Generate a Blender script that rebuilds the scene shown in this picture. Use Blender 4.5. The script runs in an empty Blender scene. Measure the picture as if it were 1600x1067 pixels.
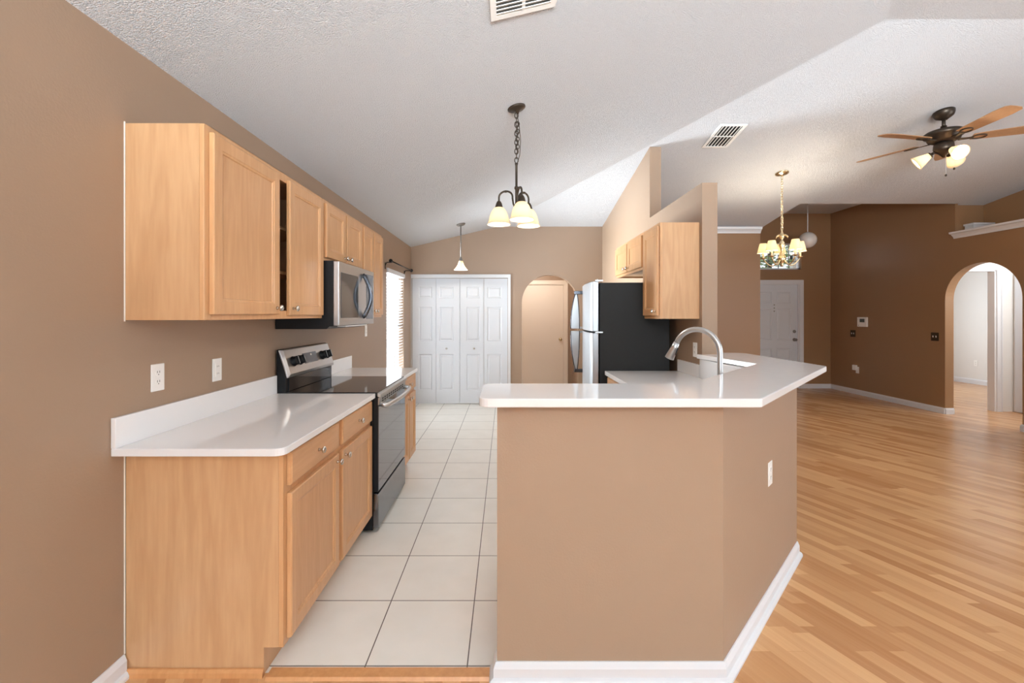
import bpy, bmesh, math, random
from mathutils import Vector, Matrix

random.seed(7)
PI = math.pi
SC = bpy.context.scene
COL = SC.collection

# ------------------------------------------------------------------ camera
cam_d = bpy.data.cameras.new('camera')
cam = bpy.data.objects.new('camera', cam_d)
COL.objects.link(cam)
CAM_Z = 1.39
F = 700.0                                   # focal length in pixels of the 1600 px wide frame
cam_d.sensor_fit = 'HORIZONTAL'
cam_d.sensor_width = 36.0
cam_d.lens = 36.0 * F / 1600.0
cam_d.shift_x = 10.0 / 1600.0
cam_d.shift_y = -41.5 / 1600.0
cam_d.clip_start = 0.02
cam.location = (0, 0, CAM_Z)
cam.rotation_euler = (PI / 2, 0, 0)
SC.camera = cam

# ------------------------------------------------------------------ world, lights, exposure
SC.view_settings.view_transform = 'Standard'
SC.view_settings.look = 'None'
SC.view_settings.gamma = 1.0
SC.view_settings.use_curve_mapping = False
SC.view_settings.exposure = 0.40
SC.cycles.max_bounces = 14
SC.cycles.diffuse_bounces = 8
SC.cycles.glossy_bounces = 5
SC.cycles.transmission_bounces = 8
SC.cycles.sample_clamp_indirect = 6.0

w = bpy.data.worlds.new('world')
SC.world = w
w.use_nodes = True
bg = w.node_tree.nodes['Background']
bg.inputs[0].default_value = (0.86, 0.93, 1.0, 1)
bg.inputs[1].default_value = 1.1


def area(name, loc, rot, sx, sy, power, color=(1, 1, 1), spread=PI):
    d = bpy.data.lights.new(name, 'AREA')
    d.shape = 'RECTANGLE'
    d.size, d.size_y = sx, sy
    d.energy = power
    d.color = color
    d.spread = spread
    o = bpy.data.objects.new(name, d)
    COL.objects.link(o)
    o.location = loc
    o.rotation_euler = rot
    return o


def point(name, loc, power, color=(1, .82, .6), r=.03):
    d = bpy.data.lights.new(name, 'POINT')
    d.energy = power
    d.color = color
    d.shadow_soft_size = r
    o = bpy.data.objects.new(name, d)
    COL.objects.link(o)
    o.location = loc
    return o


# rear bounce light, added side fill, and daylight through the kitchen window
area('rear_bounce_light', (.6, -4.25, 1.45), (PI / 2 + math.radians(62), 0, 0), 3.6, 1.9, 1200, (0.775, 0.905, 1.0), 2.2)  # stands in for flash bounced off the ceiling, so tilted steeply upward
area('side_fill', (6.36, 1.3, 1.45), (0, PI / 2, 0), 2.1, 3.6, 75, (0.80, 0.91, 1.0))  # added fill through an unseen opening in the right-hand wall
area('daylight_kitchen', (-1.72, 6.0, 1.2), (0, -PI / 2 - math.radians(12), -math.radians(12)), 1.5, .95, 140, (0.84, 0.93, 1.0), 1.5)
area('daylight_bedroom', (7.3, 9.75, 1.5), (-PI / 2, 0, 0), 1.6, 1.4, 60, (.82, .92, 1))


# ------------------------------------------------------------------ helpers
def srgb(r, g, b):
    def f(v):
        v /= 255.0
        return v / 12.92 if v <= .04045 else ((v + .055) / 1.055) ** 2.4
    return (f(r), f(g), f(b), 1.0)


def zA(x): return 2.44 + .2373 * (x + 1.469)
def zB(y): return 2.76 + .165 * (6.95 - y)
RIDGE_Y = 3.05
def zC(y): return max(2.46, zB(RIDGE_Y) - .165 * (RIDGE_Y - y))
def ceil_z(x, y): return min(zA(x), zB(y), zC(y))


WL = {}


class MB:
    """Collects shapes (world metres, optionally through a matrix) and links them as ONE mesh object."""

    def __init__(s, mat, M=None):
        s.bm = bmesh.new()
        s.M = M if M is not None else Matrix()
        s.mats = []
        s.mi = 0
        s.use(mat)

    def use(s, mat):
        if mat not in s.mats:
            s.mats.append(mat)
        s.mi = s.mats.index(mat)
        return s

    def face(s, vs, smooth=False):
        try:
            f = s.bm.faces.new(vs)
        except ValueError:
            return
        f.material_index = s.mi
        f.smooth = smooth

    def loop(s, pts):
        return [s.bm.verts.new(s.M @ Vector(p)) for p in pts]

    def loft(s, loops, caps=(True, True), smooth=False, closed=True, wrap=False):
        L = [s.loop(l) for l in loops]
        n = len(L[0])
        rng = range(n) if closed else range(n - 1)
        pairs = list(zip(L, L[1:])) + ([(L[-1], L[0])] if wrap else [])
        for a, b in pairs:
            for i in rng:
                j = (i + 1) % n
                s.face([a[i], a[j], b[j], b[i]], smooth)
        if not wrap:
            if caps[0]: s.face(L[0][::-1])
            if caps[1]: s.face(L[-1])
        return s

    def box(s, x0, x1, y0, y1, z0, z1):
        return s.loft([[(x0, y0, z0), (x1, y0, z0), (x1, y1, z0), (x0, y1, z0)],
                       [(x0, y0, z1), (x1, y0, z1), (x1, y1, z1), (x0, y1, z1)]])

    def prism(s, pts, vec):
        vec = Vector(vec)
        return s.loft([pts, [Vector(p) + vec for p in pts]])

    def lathe(s, prof, c=(0, 0, 0), n=24, R=None, smooth=True, caps=(True, True)):
        R = R if R is not None else Matrix.Identity(3)
        c = Vector(c)
        loops = []
        for r, z in prof:
            r = max(r, 1e-4)
            loops.append([c + R @ Vector((r * math.cos(2 * PI * i / n), r * math.sin(2 * PI * i / n), z)) for i in range(n)])
        return s.loft(loops, caps, smooth)

    def tube(s, path, r, n=10, wrap=False, rads=None, flat=None):
        P = [Vector(p) for p in path]
        k = len(P)
        loops = []
        t0 = None
        for i, p in enumerate(P):
            if wrap:
                t = (P[(i + 1) % k] - P[i - 1]).normalized()
            else:
                t = (P[min(i + 1, k - 1)] - P[max(i - 1, 0)]).normalized()
            if t0 is None:
                ref = Vector((0, 0, 1)) if abs(t.z) < .9 else Vector((1, 0, 0))
                u = t.cross(ref).normalized()
            else:
                u = (u - t * u.dot(t)).normalized()
            t0 = t
            v = t.cross(u)
            rr = rads[i] if rads else r
            fl = flat or 1.0
            loops.append([p + u * (rr * math.cos(2 * PI * q / n)) + v * (rr * fl * math.sin(2 * PI * q / n)) for q in range(n)])
        return s.loft(loops, (True, True), True, wrap=wrap)

    def cyl(s, a, b, r, n=16, r2=None):
        return s.tube([a, b], r, n, rads=[r, r2 if r2 is not None else r])

    def ball(s, c, r, n=16, sz=1.0):
        prof = [(r * math.sin(PI * i / 8), -r * sz * math.cos(PI * i / 8)) for i in range(9)]
        return s.lathe(prof, c, n)

    def panel(s, x0, x1, z0, z1, t, rail, y0=0.0):
        """Shaker door: flat frame, bevelled inner edge, recessed centre panel. y is outward."""
        def L(i, y): return [(x0 + i, y, z0 + i), (x1 - i, y, z0 + i), (x1 - i, y, z1 - i), (x0 + i, y, z1 - i)]
        return s.loft([L(0, y0), L(0, y0 + t - .004), L(.004, y0 + t), L(rail, y0 + t),
                       L(rail + .004, y0 + t - .003), L(rail + .010, y0 + t - .004), L(rail + .013, y0 + t - .009)])

    def slab(s, x0, x1, z0, z1, t, rects, y0=0.0):
        """Moulded slab door with raised panels; rects give the panel outlines as fractions of the slab."""
        W, H = x1 - x0, z1 - z0
        xs = sorted({0.0, 1.0} | {v for r in rects for v in (r[0], r[1])})
        zs = sorted({0.0, 1.0} | {v for r in rects for v in (r[2], r[3])})
        yf = y0 + t
        def X(f): return x0 + f * W
        def Z(f): return z0 + f * H
        for a, b in zip(xs, xs[1:]):
            for c, d in zip(zs, zs[1:]):
                hit = any(r[0] <= a + 1e-6 and r[1] >= b - 1e-6 and r[2] <= c + 1e-6 and r[3] >= d - 1e-6 for r in rects)
                if not hit:
                    s.face(s.loop([(X(a), yf, Z(c)), (X(b), yf, Z(c)), (X(b), yf, Z(d)), (X(a), yf, Z(d))]))
        for r in rects:
            def L(i, y): return [(X(r[0]) + i, y, Z(r[2]) + i), (X(r[1]) - i, y, Z(r[2]) + i),
                                 (X(r[1]) - i, y, Z(r[3]) - i), (X(r[0]) + i, y, Z(r[3]) - i)]
            s.loft([L(0, yf), L(.010, yf - .009), L(.016, yf - .009), L(.036, yf - .001), L(.040, yf - .001)], (False, True))
        o = [(x0, z0), (x1, z0), (x1, z1), (x0, z1)]
        a = s.loop([(x, y0, z) for x, z in o])
        b = s.loop([(x, yf, z) for x, z in o])
        for i in range(4):
            j = (i + 1) % 4
            s.face([a[i], a[j], b[j], b[i]])
        s.face(a)
        return s

    def build(s, name, parent=None, bevel=0, seg=2, origin=None, recalc=True):
        bm = s.bm
        bmesh.ops.remove_doubles(bm, verts=bm.verts, dist=1e-5)
        if recalc:
            bmesh.ops.recalc_face_normals(bm, faces=bm.faces)
        lo = [min(v.co[i] for v in bm.verts) for i in range(3)]
        hi = [max(v.co[i] for v in bm.verts) for i in range(3)]
        c = Vector([(a + b) / 2 for a, b in zip(lo, hi)])
        if origin is not None:
            c = Vector(origin)
        elif parent is None:
            c.z = lo[2]
        bmesh.ops.translate(bm, verts=bm.verts, vec=-c)
        me = bpy.data.meshes.new(name)
        bm.to_mesh(me)
        bm.free()
        for m in s.mats:
            me.materials.append(m)
        o = bpy.data.objects.new(name, me)
        COL.objects.link(o)
        WL[o.name] = c
        if parent is not None:
            o.parent = parent
            o.location = c - WL[parent.name]
        else:
            o.location = c
        if bevel:
            md = o.modifiers.new('bevel', 'BEVEL')
            md.width = bevel
            md.segments = seg
            md.limit_method = 'ANGLE'
            md.angle_limit = math.radians(40)
            md.harden_normals = False
        return o


def tag(o, label=None, cat=None, group=None, kind=None):
    if label: o['label'] = label
    if cat: o['category'] = cat
    if group: o['group'] = group
    if kind: o['kind'] = kind
    return o


def thing(name, loc, label, cat, group=None, kind=None):
    o = bpy.data.objects.new(name, None)
    COL.objects.link(o)
    o.location = loc
    o.empty_display_size = .1
    WL[o.name] = Vector(loc)
    return tag(o, label, cat, group, kind)


def struct(o, label, cat):
    return tag(o, label, cat, None, 'structure')


# ------------------------------------------------------------------ materials
def new_mat(name):
    m = bpy.data.materials.new(name)
    m.use_nodes = True
    nt = m.node_tree
    return m, nt, nt.nodes['Principled BSDF']


def node(nt, typ, **kw):
    n = nt.nodes.new(typ)
    for k, v in kw.items():
        if k in n.inputs:
            n.inputs[k].default_value = v
        else:
            setattr(n, k, v)
    return n


def plain(name, col, rough=.5, metal=0.0, spec=.5, coat=0.0):
    m, nt, b = new_mat(name)
    b.inputs['Base Color'].default_value = col
    b.inputs['Roughness'].default_value = rough
    b.inputs['Metallic'].default_value = metal
    b.inputs['Specular IOR Level'].default_value = spec
    b.inputs['Coat Weight'].default_value = coat
    # a little unevenness in the finish
    tc = node(nt, 'ShaderNodeTexCoord')
    nz = node(nt, 'ShaderNodeTexNoise', Scale=22.0, Detail=3.0)
    mr = node(nt, 'ShaderNodeMapRange')
    mr.inputs['To Min'].default_value = max(0.02, rough - .04)
    mr.inputs['To Max'].default_value = min(1, rough + .04)
    nt.links.new(tc.outputs['Object'], nz.inputs['Vector'])
    nt.links.new(nz.outputs['Fac'], mr.inputs['Value'])
    nt.links.new(mr.outputs['Result'], b.inputs['Roughness'])
    return m


def paint(name, col, rough=.45, bump=.12, scale=140, var=.05, dist=.002):
    m, nt, b = new_mat(name)
    geo = node(nt, 'ShaderNodeNewGeometry')
    n1 = node(nt, 'ShaderNodeTexNoise', Scale=float(scale), Detail=2.0)
    bp = node(nt, 'ShaderNodeBump', Strength=bump, Distance=dist)
    n2 = node(nt, 'ShaderNodeTexNoise', Scale=1.3, Detail=4.0)
    mix = node(nt, 'ShaderNodeMix', data_type='RGBA')
    mix.inputs['A'].default_value = tuple(c * (1 - var) for c in col[:3]) + (1,)
    mix.inputs['B'].default_value = tuple(min(1, c * (1 + var)) for c in col[:3]) + (1,)
    L = nt.links.new
    L(geo.outputs['Position'], n1.inputs['Vector'])
    L(geo.outputs['Position'], n2.inputs['Vector'])
    L(n1.outputs['Fac'], bp.inputs['Height'])
    L(bp.outputs['Normal'], b.inputs['Normal'])
    L(n2.outputs['Fac'], mix.inputs['Factor'])
    L(mix.outputs['Result'], b.inputs['Base Color'])
    b.inputs['Roughness'].default_value = rough
    return m


def maple(name, dark, light, horizontal=False, figure=.07):
    m, nt, b = new_mat(name)
    L = nt.links.new
    tc = node(nt, 'ShaderNodeTexCoord')
    oi = node(nt, 'ShaderNodeObjectInfo')
    add = node(nt, 'ShaderNodeVectorMath', operation='ADD')
    sc = node(nt, 'ShaderNodeVectorMath', operation='SCALE')
    sc.inputs['Scale'].default_value = 7.0
    comb = node(nt, 'ShaderNodeCombineXYZ')
    for i in range(3):
        L(oi.outputs['Random'], comb.inputs[i])
    L(comb.outputs[0], sc.inputs[0])
    L(tc.outputs['Object'], add.inputs[0])
    L(sc.outputs[0], add.inputs[1])
    mp = node(nt, 'ShaderNodeMapping')
    mp.inputs['Scale'].default_value = (1.0, .09, 1.0) if horizontal else (1.0, 1.0, .10)
    L(add.outputs[0], mp.inputs['Vector'])
    n1 = node(nt, 'ShaderNodeTexNoise', Scale=9.0, Detail=3.0, Distortion=.6)
    n2 = node(nt, 'ShaderNodeTexNoise', Scale=70.0, Detail=4.0)
    L(mp.outputs[0], n1.inputs['Vector'])
    L(mp.outputs[0], n2.inputs['Vector'])
    mul = node(nt, 'ShaderNodeMath', operation='MULTIPLY')
    mul.inputs[1].default_value = 26.0
    L(n1.outputs['Fac'], mul.inputs[0])
    sn = node(nt, 'ShaderNodeMath', operation='SINE')
    L(mul.outputs[0], sn.inputs[0])
    a1 = node(nt, 'ShaderNodeMath', operation='MULTIPLY_ADD')
    a1.inputs[1].default_value = figure
    a1.inputs[2].default_value = .22
    L(sn.outputs[0], a1.inputs[0])
    a2 = node(nt, 'ShaderNodeMath', operation='MULTIPLY_ADD')
    a2.inputs[1].default_value = .5
    L(n2.outputs['Fac'], a2.inputs[0])
    L(a1.outputs[0], a2.inputs[2])
    mix = node(nt, 'ShaderNodeMix', data_type='RGBA')
    mix.inputs['A'].default_value = dark
    mix.inputs['B'].default_value = light
    L(a2.outputs[0], mix.inputs['Factor'])
    L(mix.outputs['Result'], b.inputs['Base Color'])
    b.inputs['Roughness'].default_value = .33
    return m


def glow(name, col, strength, base=(.9, .88, .82, 1), rough=.35, trans=0.0):
    m, nt, b = new_mat(name)
    b.inputs['Base Color'].default_value = base
    b.inputs['Roughness'].default_value = rough
    b.inputs['Emission Color'].default_value = col
    b.inputs['Emission Strength'].default_value = strength
    if trans:
        # frosted glass and cloth let the bulb's light through
        t = node(nt, 'ShaderNodeBsdfTranslucent')
        t.inputs['Color'].default_value = (.92, .80, .62, 1)
        mx = node(nt, 'ShaderNodeMixShader')
        mx.inputs[0].default_value = trans
        nt.links.new(b.outputs[0], mx.inputs[1])
        nt.links.new(t.outputs[0], mx.inputs[2])
        nt.links.new(mx.outputs[0], nt.nodes['Material Output'].inputs['Surface'])
    return m


M_WALL = paint('tan_wall_paint', srgb(157, 132, 110), .42, .22, 120)
M_WALL_DARK = paint('brown_wall_tone', srgb(150, 115, 82), .40, .22, 120)  # darker, browner wall tone for dining, foyer and great room
M_WALL_WHITE = paint('white_wall_paint', srgb(226, 224, 220), .5, .15, 140)
M_TRIM = plain('white_trim_enamel', srgb(222, 223, 225), .3)
M_DOOR = plain('white_door_enamel', srgb(216, 220, 225), .55, 0, .25)
M_CREAM = plain('cream_door_enamel', srgb(232, 220, 206), .4)
M_COUNTER = plain('white_quartz', srgb(236, 236, 236), .08)
M_STEEL = plain('brushed_steel', (.56, .56, .56, 1), .30, 1.0)
M_NICKEL = plain('satin_nickel', (.62, .59, .54, 1), .25, 1.0)
M_BLACK = plain('black_enamel', (.012, .012, .013, 1), .4, 0, .22)
M_FRIDGE_SIDE = plain('black_fridge_side', (.024, .024, .024, 1), .6, 0, .18)
M_DKSTEEL = plain('dark_stainless', (.22, .235, .26, 1), .25, 1.0)
M_GLASSBLK = plain('black_ceramic_glass', (.015, .016, .018, 1), .04)
M_OVENGLASS = plain('dark_oven_glass', (.19, .21, .25, 1), .04, .9)
M_MWGLASS = plain('dark_microwave_glass', (.10, .105, .11, 1), .06, .6)
M_DKHANDLE = plain('dark_handle_metal', (.10, .105, .12, 1), .22, .9)
M_FRIDGE_STEEL = plain('fridge_steel', (.44, .45, .46, 1), .36, 1.0)
M_DISPLAY = plain('grey_display', (.11, .115, .13, 1), .15)
M_BRONZE = plain('oil_rubbed_bronze', (.070, .052, .038, 1), .38, .75)
M_PEWTER = plain('pewter_metal', (.26, .24, .22, 1), .38, .8)
M_BRASS = plain('polished_brass', (.78, .66, .44, 1), .25, 1.0)
M_PLASTIC = plain('white_plastic', srgb(240, 239, 235), .35)
M_SLOT = plain('dark_slot', (.02, .02, .02, 1), .6)
M_PLATE = plain('dark_bronze_plate', (.07, .05, .03, 1), .35, .6)
M_SCREEN = plain('thermostat_screen', (.10, .11, .10, 1), .2)
M_SINK = plain('white_sink', srgb(235, 235, 235), .2)
M_DARK = plain('dark_cavity', (.02, .018, .016, 1), .8)
M_CAULK = plain('white_caulk', srgb(235, 230, 222), .6)
M_MAPLE = maple('maple_veneer', srgb(180, 135, 94), srgb(212, 171, 128), False, .13)
M_MAPLE_DOOR = maple('maple_door', srgb(184, 133, 88), srgb(220, 174, 127))
M_MAPLE_H = maple('maple_drawer', srgb(184, 133, 88), srgb(220, 174, 127), True)
M_OAK = maple('oak_strip', srgb(178, 118, 68), srgb(220, 165, 112))
M_BLADE = maple('oak_fan_blade', srgb(146, 106, 74), srgb(190, 148, 108))
M_SHADE = glow('lit_frosted_glass', (1, .80, .55, 1), .25, (.85, .80, .70, 1), .35, .7)
M_FANSHADE = glow('lit_alabaster_glass', (1, .76, .44, 1), .35, (.80, .70, .52, 1), .35, .6)
M_CLOTHSHADE = glow('lit_cloth_shade', (1, .82, .50, 1), .25, (.80, .72, .52, 1), .6, .5)
M_BULB = glow('lit_bulb', (1, .85, .6, 1), 8.0)
M_CANDLE = plain('candle_sleeve', srgb(240, 226, 190), .5)
M_GLOBE = plain('white_glass_globe', srgb(228, 222, 216), .25)

# popcorn ceiling
M_CEIL, nt, b = new_mat('popcorn_ceiling')
L = nt.links.new
geo = node(nt, 'ShaderNodeNewGeometry')
vo = node(nt, 'ShaderNodeTexVoronoi', Scale=170.0)
nz = node(nt, 'ShaderNodeTexNoise', Scale=150.0, Detail=5.0, Roughness=.7)
ad = node(nt, 'ShaderNodeMath', operation='SUBTRACT')
bp = node(nt, 'ShaderNodeBump', Strength=1.0, Distance=.010)
L(geo.outputs['Position'], vo.inputs['Vector'])
L(geo.outputs['Position'], nz.inputs['Vector'])
L(nz.outputs['Fac'], ad.inputs[0])
L(vo.outputs['Distance'], ad.inputs[1])
L(ad.outputs[0], bp.inputs['Height'])
L(bp.outputs['Normal'], b.inputs['Normal'])
b.inputs['Base Color'].default_value = srgb(236, 237, 239)
b.inputs['Roughness'].default_value = .9
b.inputs['Specular IOR Level'].default_value = .1

# kitchen floor tiles, 0.405 m square with thin dark grout
M_TILE, nt, b = new_mat('cream_floor_tile')
L = nt.links.new
geo = node(nt, 'ShaderNodeNewGeometry')
sp = node(nt, 'ShaderNodeSeparateXYZ')
L(geo.outputs['Position'], sp.inputs[0])
edges = []
cells = []
for ax, off, size in ((0, -.1517, .4035), (1, 2.179, .406)):
    s1 = node(nt, 'ShaderNodeMath', operation='SUBTRACT')
    s1.inputs[1].default_value = off
    L(sp.outputs[ax], s1.inputs[0])
    d1 = node(nt, 'ShaderNodeMath', operation='DIVIDE')
    d1.inputs[1].default_value = size
    L(s1.outputs[0], d1.inputs[0])
    fl = node(nt, 'ShaderNodeMath', operation='FLOOR')
    L(d1.outputs[0], fl.inputs[0])
    cells.append(fl)
    pp = node(nt, 'ShaderNodeMath', operation='PINGPONG')
    pp.inputs[1].default_value = .5
    L(d1.outputs[0], pp.inputs[0])
    edges.append(pp)
mn = node(nt, 'ShaderNodeMath', operation='MINIMUM')
L(edges[0].outputs[0], mn.inputs[0])
L(edges[1].outputs[0], mn.inputs[1])
lt = node(nt, 'ShaderNodeMath', operation='LESS_THAN')
lt.inputs[1].default_value = .0062
L(mn.outputs[0], lt.inputs[0])
nz = node(nt, 'ShaderNodeTexNoise', Scale=6.0, Detail=5.0)
L(geo.outputs['Position'], nz.inputs['Vector'])
mixt = node(nt, 'ShaderNodeMix', data_type='RGBA')
mixt.inputs['A'].default_value = srgb(228, 226, 217)
mixt.inputs['B'].default_value = srgb(242, 240, 233)
L(nz.outputs['Fac'], mixt.inputs['Factor'])
mixg = node(nt, 'ShaderNodeMix', data_type='RGBA')
mixg.inputs['B'].default_value = srgb(92, 82, 76)
L(mixt.outputs['Result'], mixg.inputs['A'])
L(lt.outputs[0], mixg.inputs['Factor'])
L(mixg.outputs['Result'], b.inputs['Base Color'])
bp = node(nt, 'ShaderNodeBump', Strength=.4, Distance=.002, invert=True)
L(lt.outputs[0], bp.inputs['Height'])
L(bp.outputs['Normal'], b.inputs['Normal'])
b.inputs['Roughness'].default_value = .34

# beech strip laminate
M_LAM, nt, b = new_mat('beech_strip_laminate')
L = nt.links.new
geo = node(nt, 'ShaderNodeNewGeometry')
sp = node(nt, 'ShaderNodeSeparateXYZ')
L(geo.outputs['Position'], sp.inputs[0])
sh = node(nt, 'ShaderNodeMath', operation='MULTIPLY_ADD')
sh.inputs[1].default_value = .43
L(sp.outputs[1], sh.inputs[0])
L(sp.outputs[0], sh.inputs[2])
cb = node(nt, 'ShaderNodeCombineXYZ')
L(sp.outputs[1], cb.inputs[0])
L(sh.outputs[0], cb.inputs[1])
br = node(nt, 'ShaderNodeTexBrick', offset=.37, offset_frequency=2, squash=1.35, squash_frequency=3)
br.inputs['Color1'].default_value = (0, 0, 0, 1)
br.inputs['Color2'].default_value = (1, 1, 1, 1)
br.inputs['Mortar'].default_value = (.3, .3, .3, 1)
br.inputs['Scale'].default_value = 1.0
br.inputs['Mortar Size'].default_value = .0006
br.inputs['Mortar Smooth'].default_value = .0
br.inputs['Bias'].default_value = 0.0
br.inputs['Brick Width'].default_value = .40
br.inputs['Row Height'].default_value = .070
L(cb.outputs[0], br.inputs['Vector'])
mp = node(nt, 'ShaderNodeMapping')
mp.inputs['Scale'].default_value = (.05, 1.0, 1.0)
L(cb.outputs[0], mp.inputs['Vector'])
g1 = node(nt, 'ShaderNodeTexNoise', Scale=42.0, Detail=5.0)
L(mp.outputs[0], g1.inputs['Vector'])
m1 = node(nt, 'ShaderNodeMath', operation='MULTIPLY_ADD')
m1.inputs[1].default_value = .7
L(br.outputs['Color'], m1.inputs[0])
m2 = node(nt, 'ShaderNodeMath', operation='MULTIPLY')
m2.inputs[1].default_value = .42
L(g1.outputs['Fac'], m2.inputs[0])
L(m2.outputs[0], m1.inputs[2])
mx = node(nt, 'ShaderNodeMix', data_type='RGBA')
mx.inputs['A'].default_value = srgb(172, 118, 74)
mx.inputs['B'].default_value = srgb(220, 174, 126)
L(m1.outputs[0], mx.inputs['Factor'])
L(mx.outputs['Result'], b.inputs['Base Color'])
b.inputs['Roughness'].default_value = .26

# translucent blind slats
M_BLIND, nt, b = new_mat('white_blind_slat')
b.inputs['Base Color'].default_value = (.93, .93, .94, 1)
b.inputs['Roughness'].default_value = .4
tr = node(nt, 'ShaderNodeBsdfTranslucent')
tr.inputs['Color'].default_value = (.95, .95, .95, 1)
ms = node(nt, 'ShaderNodeMixShader')
ms.inputs[0].default_value = .7
nt.links.new(b.outputs[0], ms.inputs[1])
nt.links.new(tr.outputs[0], ms.inputs[2])
nt.links.new(ms.outputs[0], nt.nodes['Material Output'].inputs['Surface'])

M_GLASS, nt, b = new_mat('window_glass')           # clear pane: mostly straight through, a little reflection
b.inputs['Base Color'].default_value = (.9, .95, .95, 1)
b.inputs['Roughness'].default_value = 0.02
tr = node(nt, 'ShaderNodeBsdfTransparent')
ms = node(nt, 'ShaderNodeMixShader')
ms.inputs[0].default_value = .94
nt.links.new(b.outputs[0], ms.inputs[1])
nt.links.new(tr.outputs[0], ms.inputs[2])
nt.links.new(ms.outputs[0], nt.nodes['Material Output'].inputs['Surface'])

M_LEAF = paint('green_leaf', srgb(150, 175, 120), .5, .1, 40, .35)

# ------------------------------------------------------------------ the setting
XL, XR = -1.469, 1.5          # kitchen walls
YB = 6.95                     # back wall
XW = 6.16                     # wall of the great room with the arch
YR = -4.0                     # rear wall, behind the camera
YF = 8.49                     # front-door wall

m = MB(M_LAM)
m.box(-1.6, 10.0, -4.2, 1.74, -.1, 0)
m.box(.9, 10.0, 1.74, 10.0, -.1, 0)
struct(m.build('floor'), 'honey beech strip laminate floor of the great room', 'floor')
m = MB(M_TILE)
m.box(-1.6, .9, 1.74, 8.75, -.1, .001)
m.prism([(.9, 1.93, .0005), (1.6, 2.65, .0005), (1.6, 8.75, .0005), (.9, 8.75, .0005)], (0, 0, .0006))
struct(m.build('floor_kitchen'), 'cream square tile floor running through the kitchen', 'floor')

# left wall with the kitchen window
WY0, WY1, WZ0, WZ1 = 5.53, 6.46, .50, 1.975
m = MB(M_WALL)
m.box(XL - .14, XL, YR - .14, WY0, 0, 2.5)
m.box(XL - .14, XL, WY1, YB + .12, 0, 2.5)
m.box(XL - .14, XL, WY0, WY1, 0, WZ0)
m.box(XL - .14, XL, WY0, WY1, WZ1, 2.5)
struct(m.build('wall_left'), 'long tan wall behind the range and left cabinets', 'wall')


def arc(cx, cz, r, a0, a1, n):
    return [(cx + r * math.cos(a0 + (a1 - a0) * i / n), cz + r * math.sin(a0 + (a1 - a0) * i / n)) for i in range(n + 1)]


# back wall of the kitchen: closet opening and round-topped arch
AX, AR, AZ = .688, .437, 1.575
prof = [(XL, 0), (-1.456, 0), (-1.456, 1.965), (.040, 1.965), (.040, 0), (AX - AR, 0)]
prof += arc(AX, AZ, AR, PI, 0, 28)
prof += [(AX + AR, 0), (1.62, 0), (1.62, 2.78), (-.12, 2.78), (XL, 2.46)]
m = MB(M_WALL)
m.prism([(x, YB, z) for x, z in prof], (0, .12, 0))
struct(m.build('wall_back'), 'tan kitchen back wall with an arched opening', 'wall')

# dining wall with crown moulding, and the foyer's own left side
m = MB(M_WALL_DARK)
m.box(1.62, 3.95, YB, YB + .12, 0, 2.79)
m.box(3.83, 3.95, YB + .12, YF + .12, 0, 3.5)
struct(m.build('wall_dining'), 'brown dining wall ending beside the foyer', 'wall')

# kitchen side wall: full height at the back, stepped low toward the bar
m = MB(M_WALL)
pf = [(3.42, 0), (YB, 0), (YB, zB(YB) + .02), (4.66, zB(4.66) + .02), (4.66, 2.40), (3.42, 2.40)]
m.prism([(XR, y, z) for y, z in pf], (.117, 0, 0))
struct(m.build('wall_kitchen'), 'tan wall behind the refrigerator stepping down to a low ledge', 'wall')

# peninsula half wall
KW = [(-.032, 1.70), (.826, 1.70), (1.69, 2.60), (1.69, 3.42), (1.57, 3.42), (1.57, 2.65), (.785, 1.84), (-.032, 1.84)]
m = MB(M_WALL)
m.prism([(x, y, 0) for x, y in KW], (0, 0, 1.057))
struct(m.build('wall_peninsula'), 'tan angled half wall carrying the raised bar', 'wall')

# great room wall with the arch and the plant ledge above it
AY, ARW = 5.81, .47
lw = [(YR - .1, 0), (.0, 0), (.0, 0)]
prof = [(YR - .14, 0), (AY - ARW, 0)] + arc(AY, 1.60, ARW, PI, 0, 28) + [(AY + ARW, 0), (YF, 0), (YF, 3.35), (6.14, 3.35)]
prof += [(6.14, 2.49), (3.4, 2.49), (3.4, zB(3.4) + .03), (RIDGE_Y, zB(RIDGE_Y) + .03), (2.9, zC(2.9) + .03), (2.9, 0.42), (-.4, .42), (-.4, 2.3), (2.9, 2.3)]
# side fill's notch is closed by a separate block so the outline stays simple
prof = [(-.5, 0), (AY - ARW, 0)] + arc(AY, 1.60, ARW, PI, 0, 28) + [(AY + ARW, 0), (YF, 0), (YF, 3.4), (6.14, 3.4), (6.14, 2.49), (3.4, 2.49),
        (3.4, .0)]
m = MB(M_WALL_DARK)
a = [(3.4, 0), (AY - ARW, 0)] + arc(AY, 1.60, ARW, PI, 0, 28) + [(AY + ARW, 0), (YF + .12, 0), (YF + .12, 3.4), (6.14, 3.4), (6.14, 2.49), (3.4, 2.49)]
m.prism([(XW, y, z) for y, z in a], (.12, 0, 0))
m.box(XW, XW + .12, YR - .14, 3.4, 0, .4)
m.box(XW, XW + .12, YR - .14, -.5, .4, 3.5)
m.box(XW, XW + .12, 3.1, 3.4, .4, 3.5)
m.box(XW, XW + .12, -.5, 3.1, 2.5, 3.5)
m.box(XW + .12, 6.55, 6.14, 6.26, 2.49, 3.4)
m.box(XW + .12, 6.55, 3.28, 3.4, 2.49, 3.5)
m.box(6.55, 6.67, 3.28, 6.26, 2.40, 3.5)
m.box(XW + .12, 6.55, 3.4, 6.14, 2.42, 2.49)
struct(m.build('wall_right'), 'brown great room wall with an arched opening and a recess above', 'wall')

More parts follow.
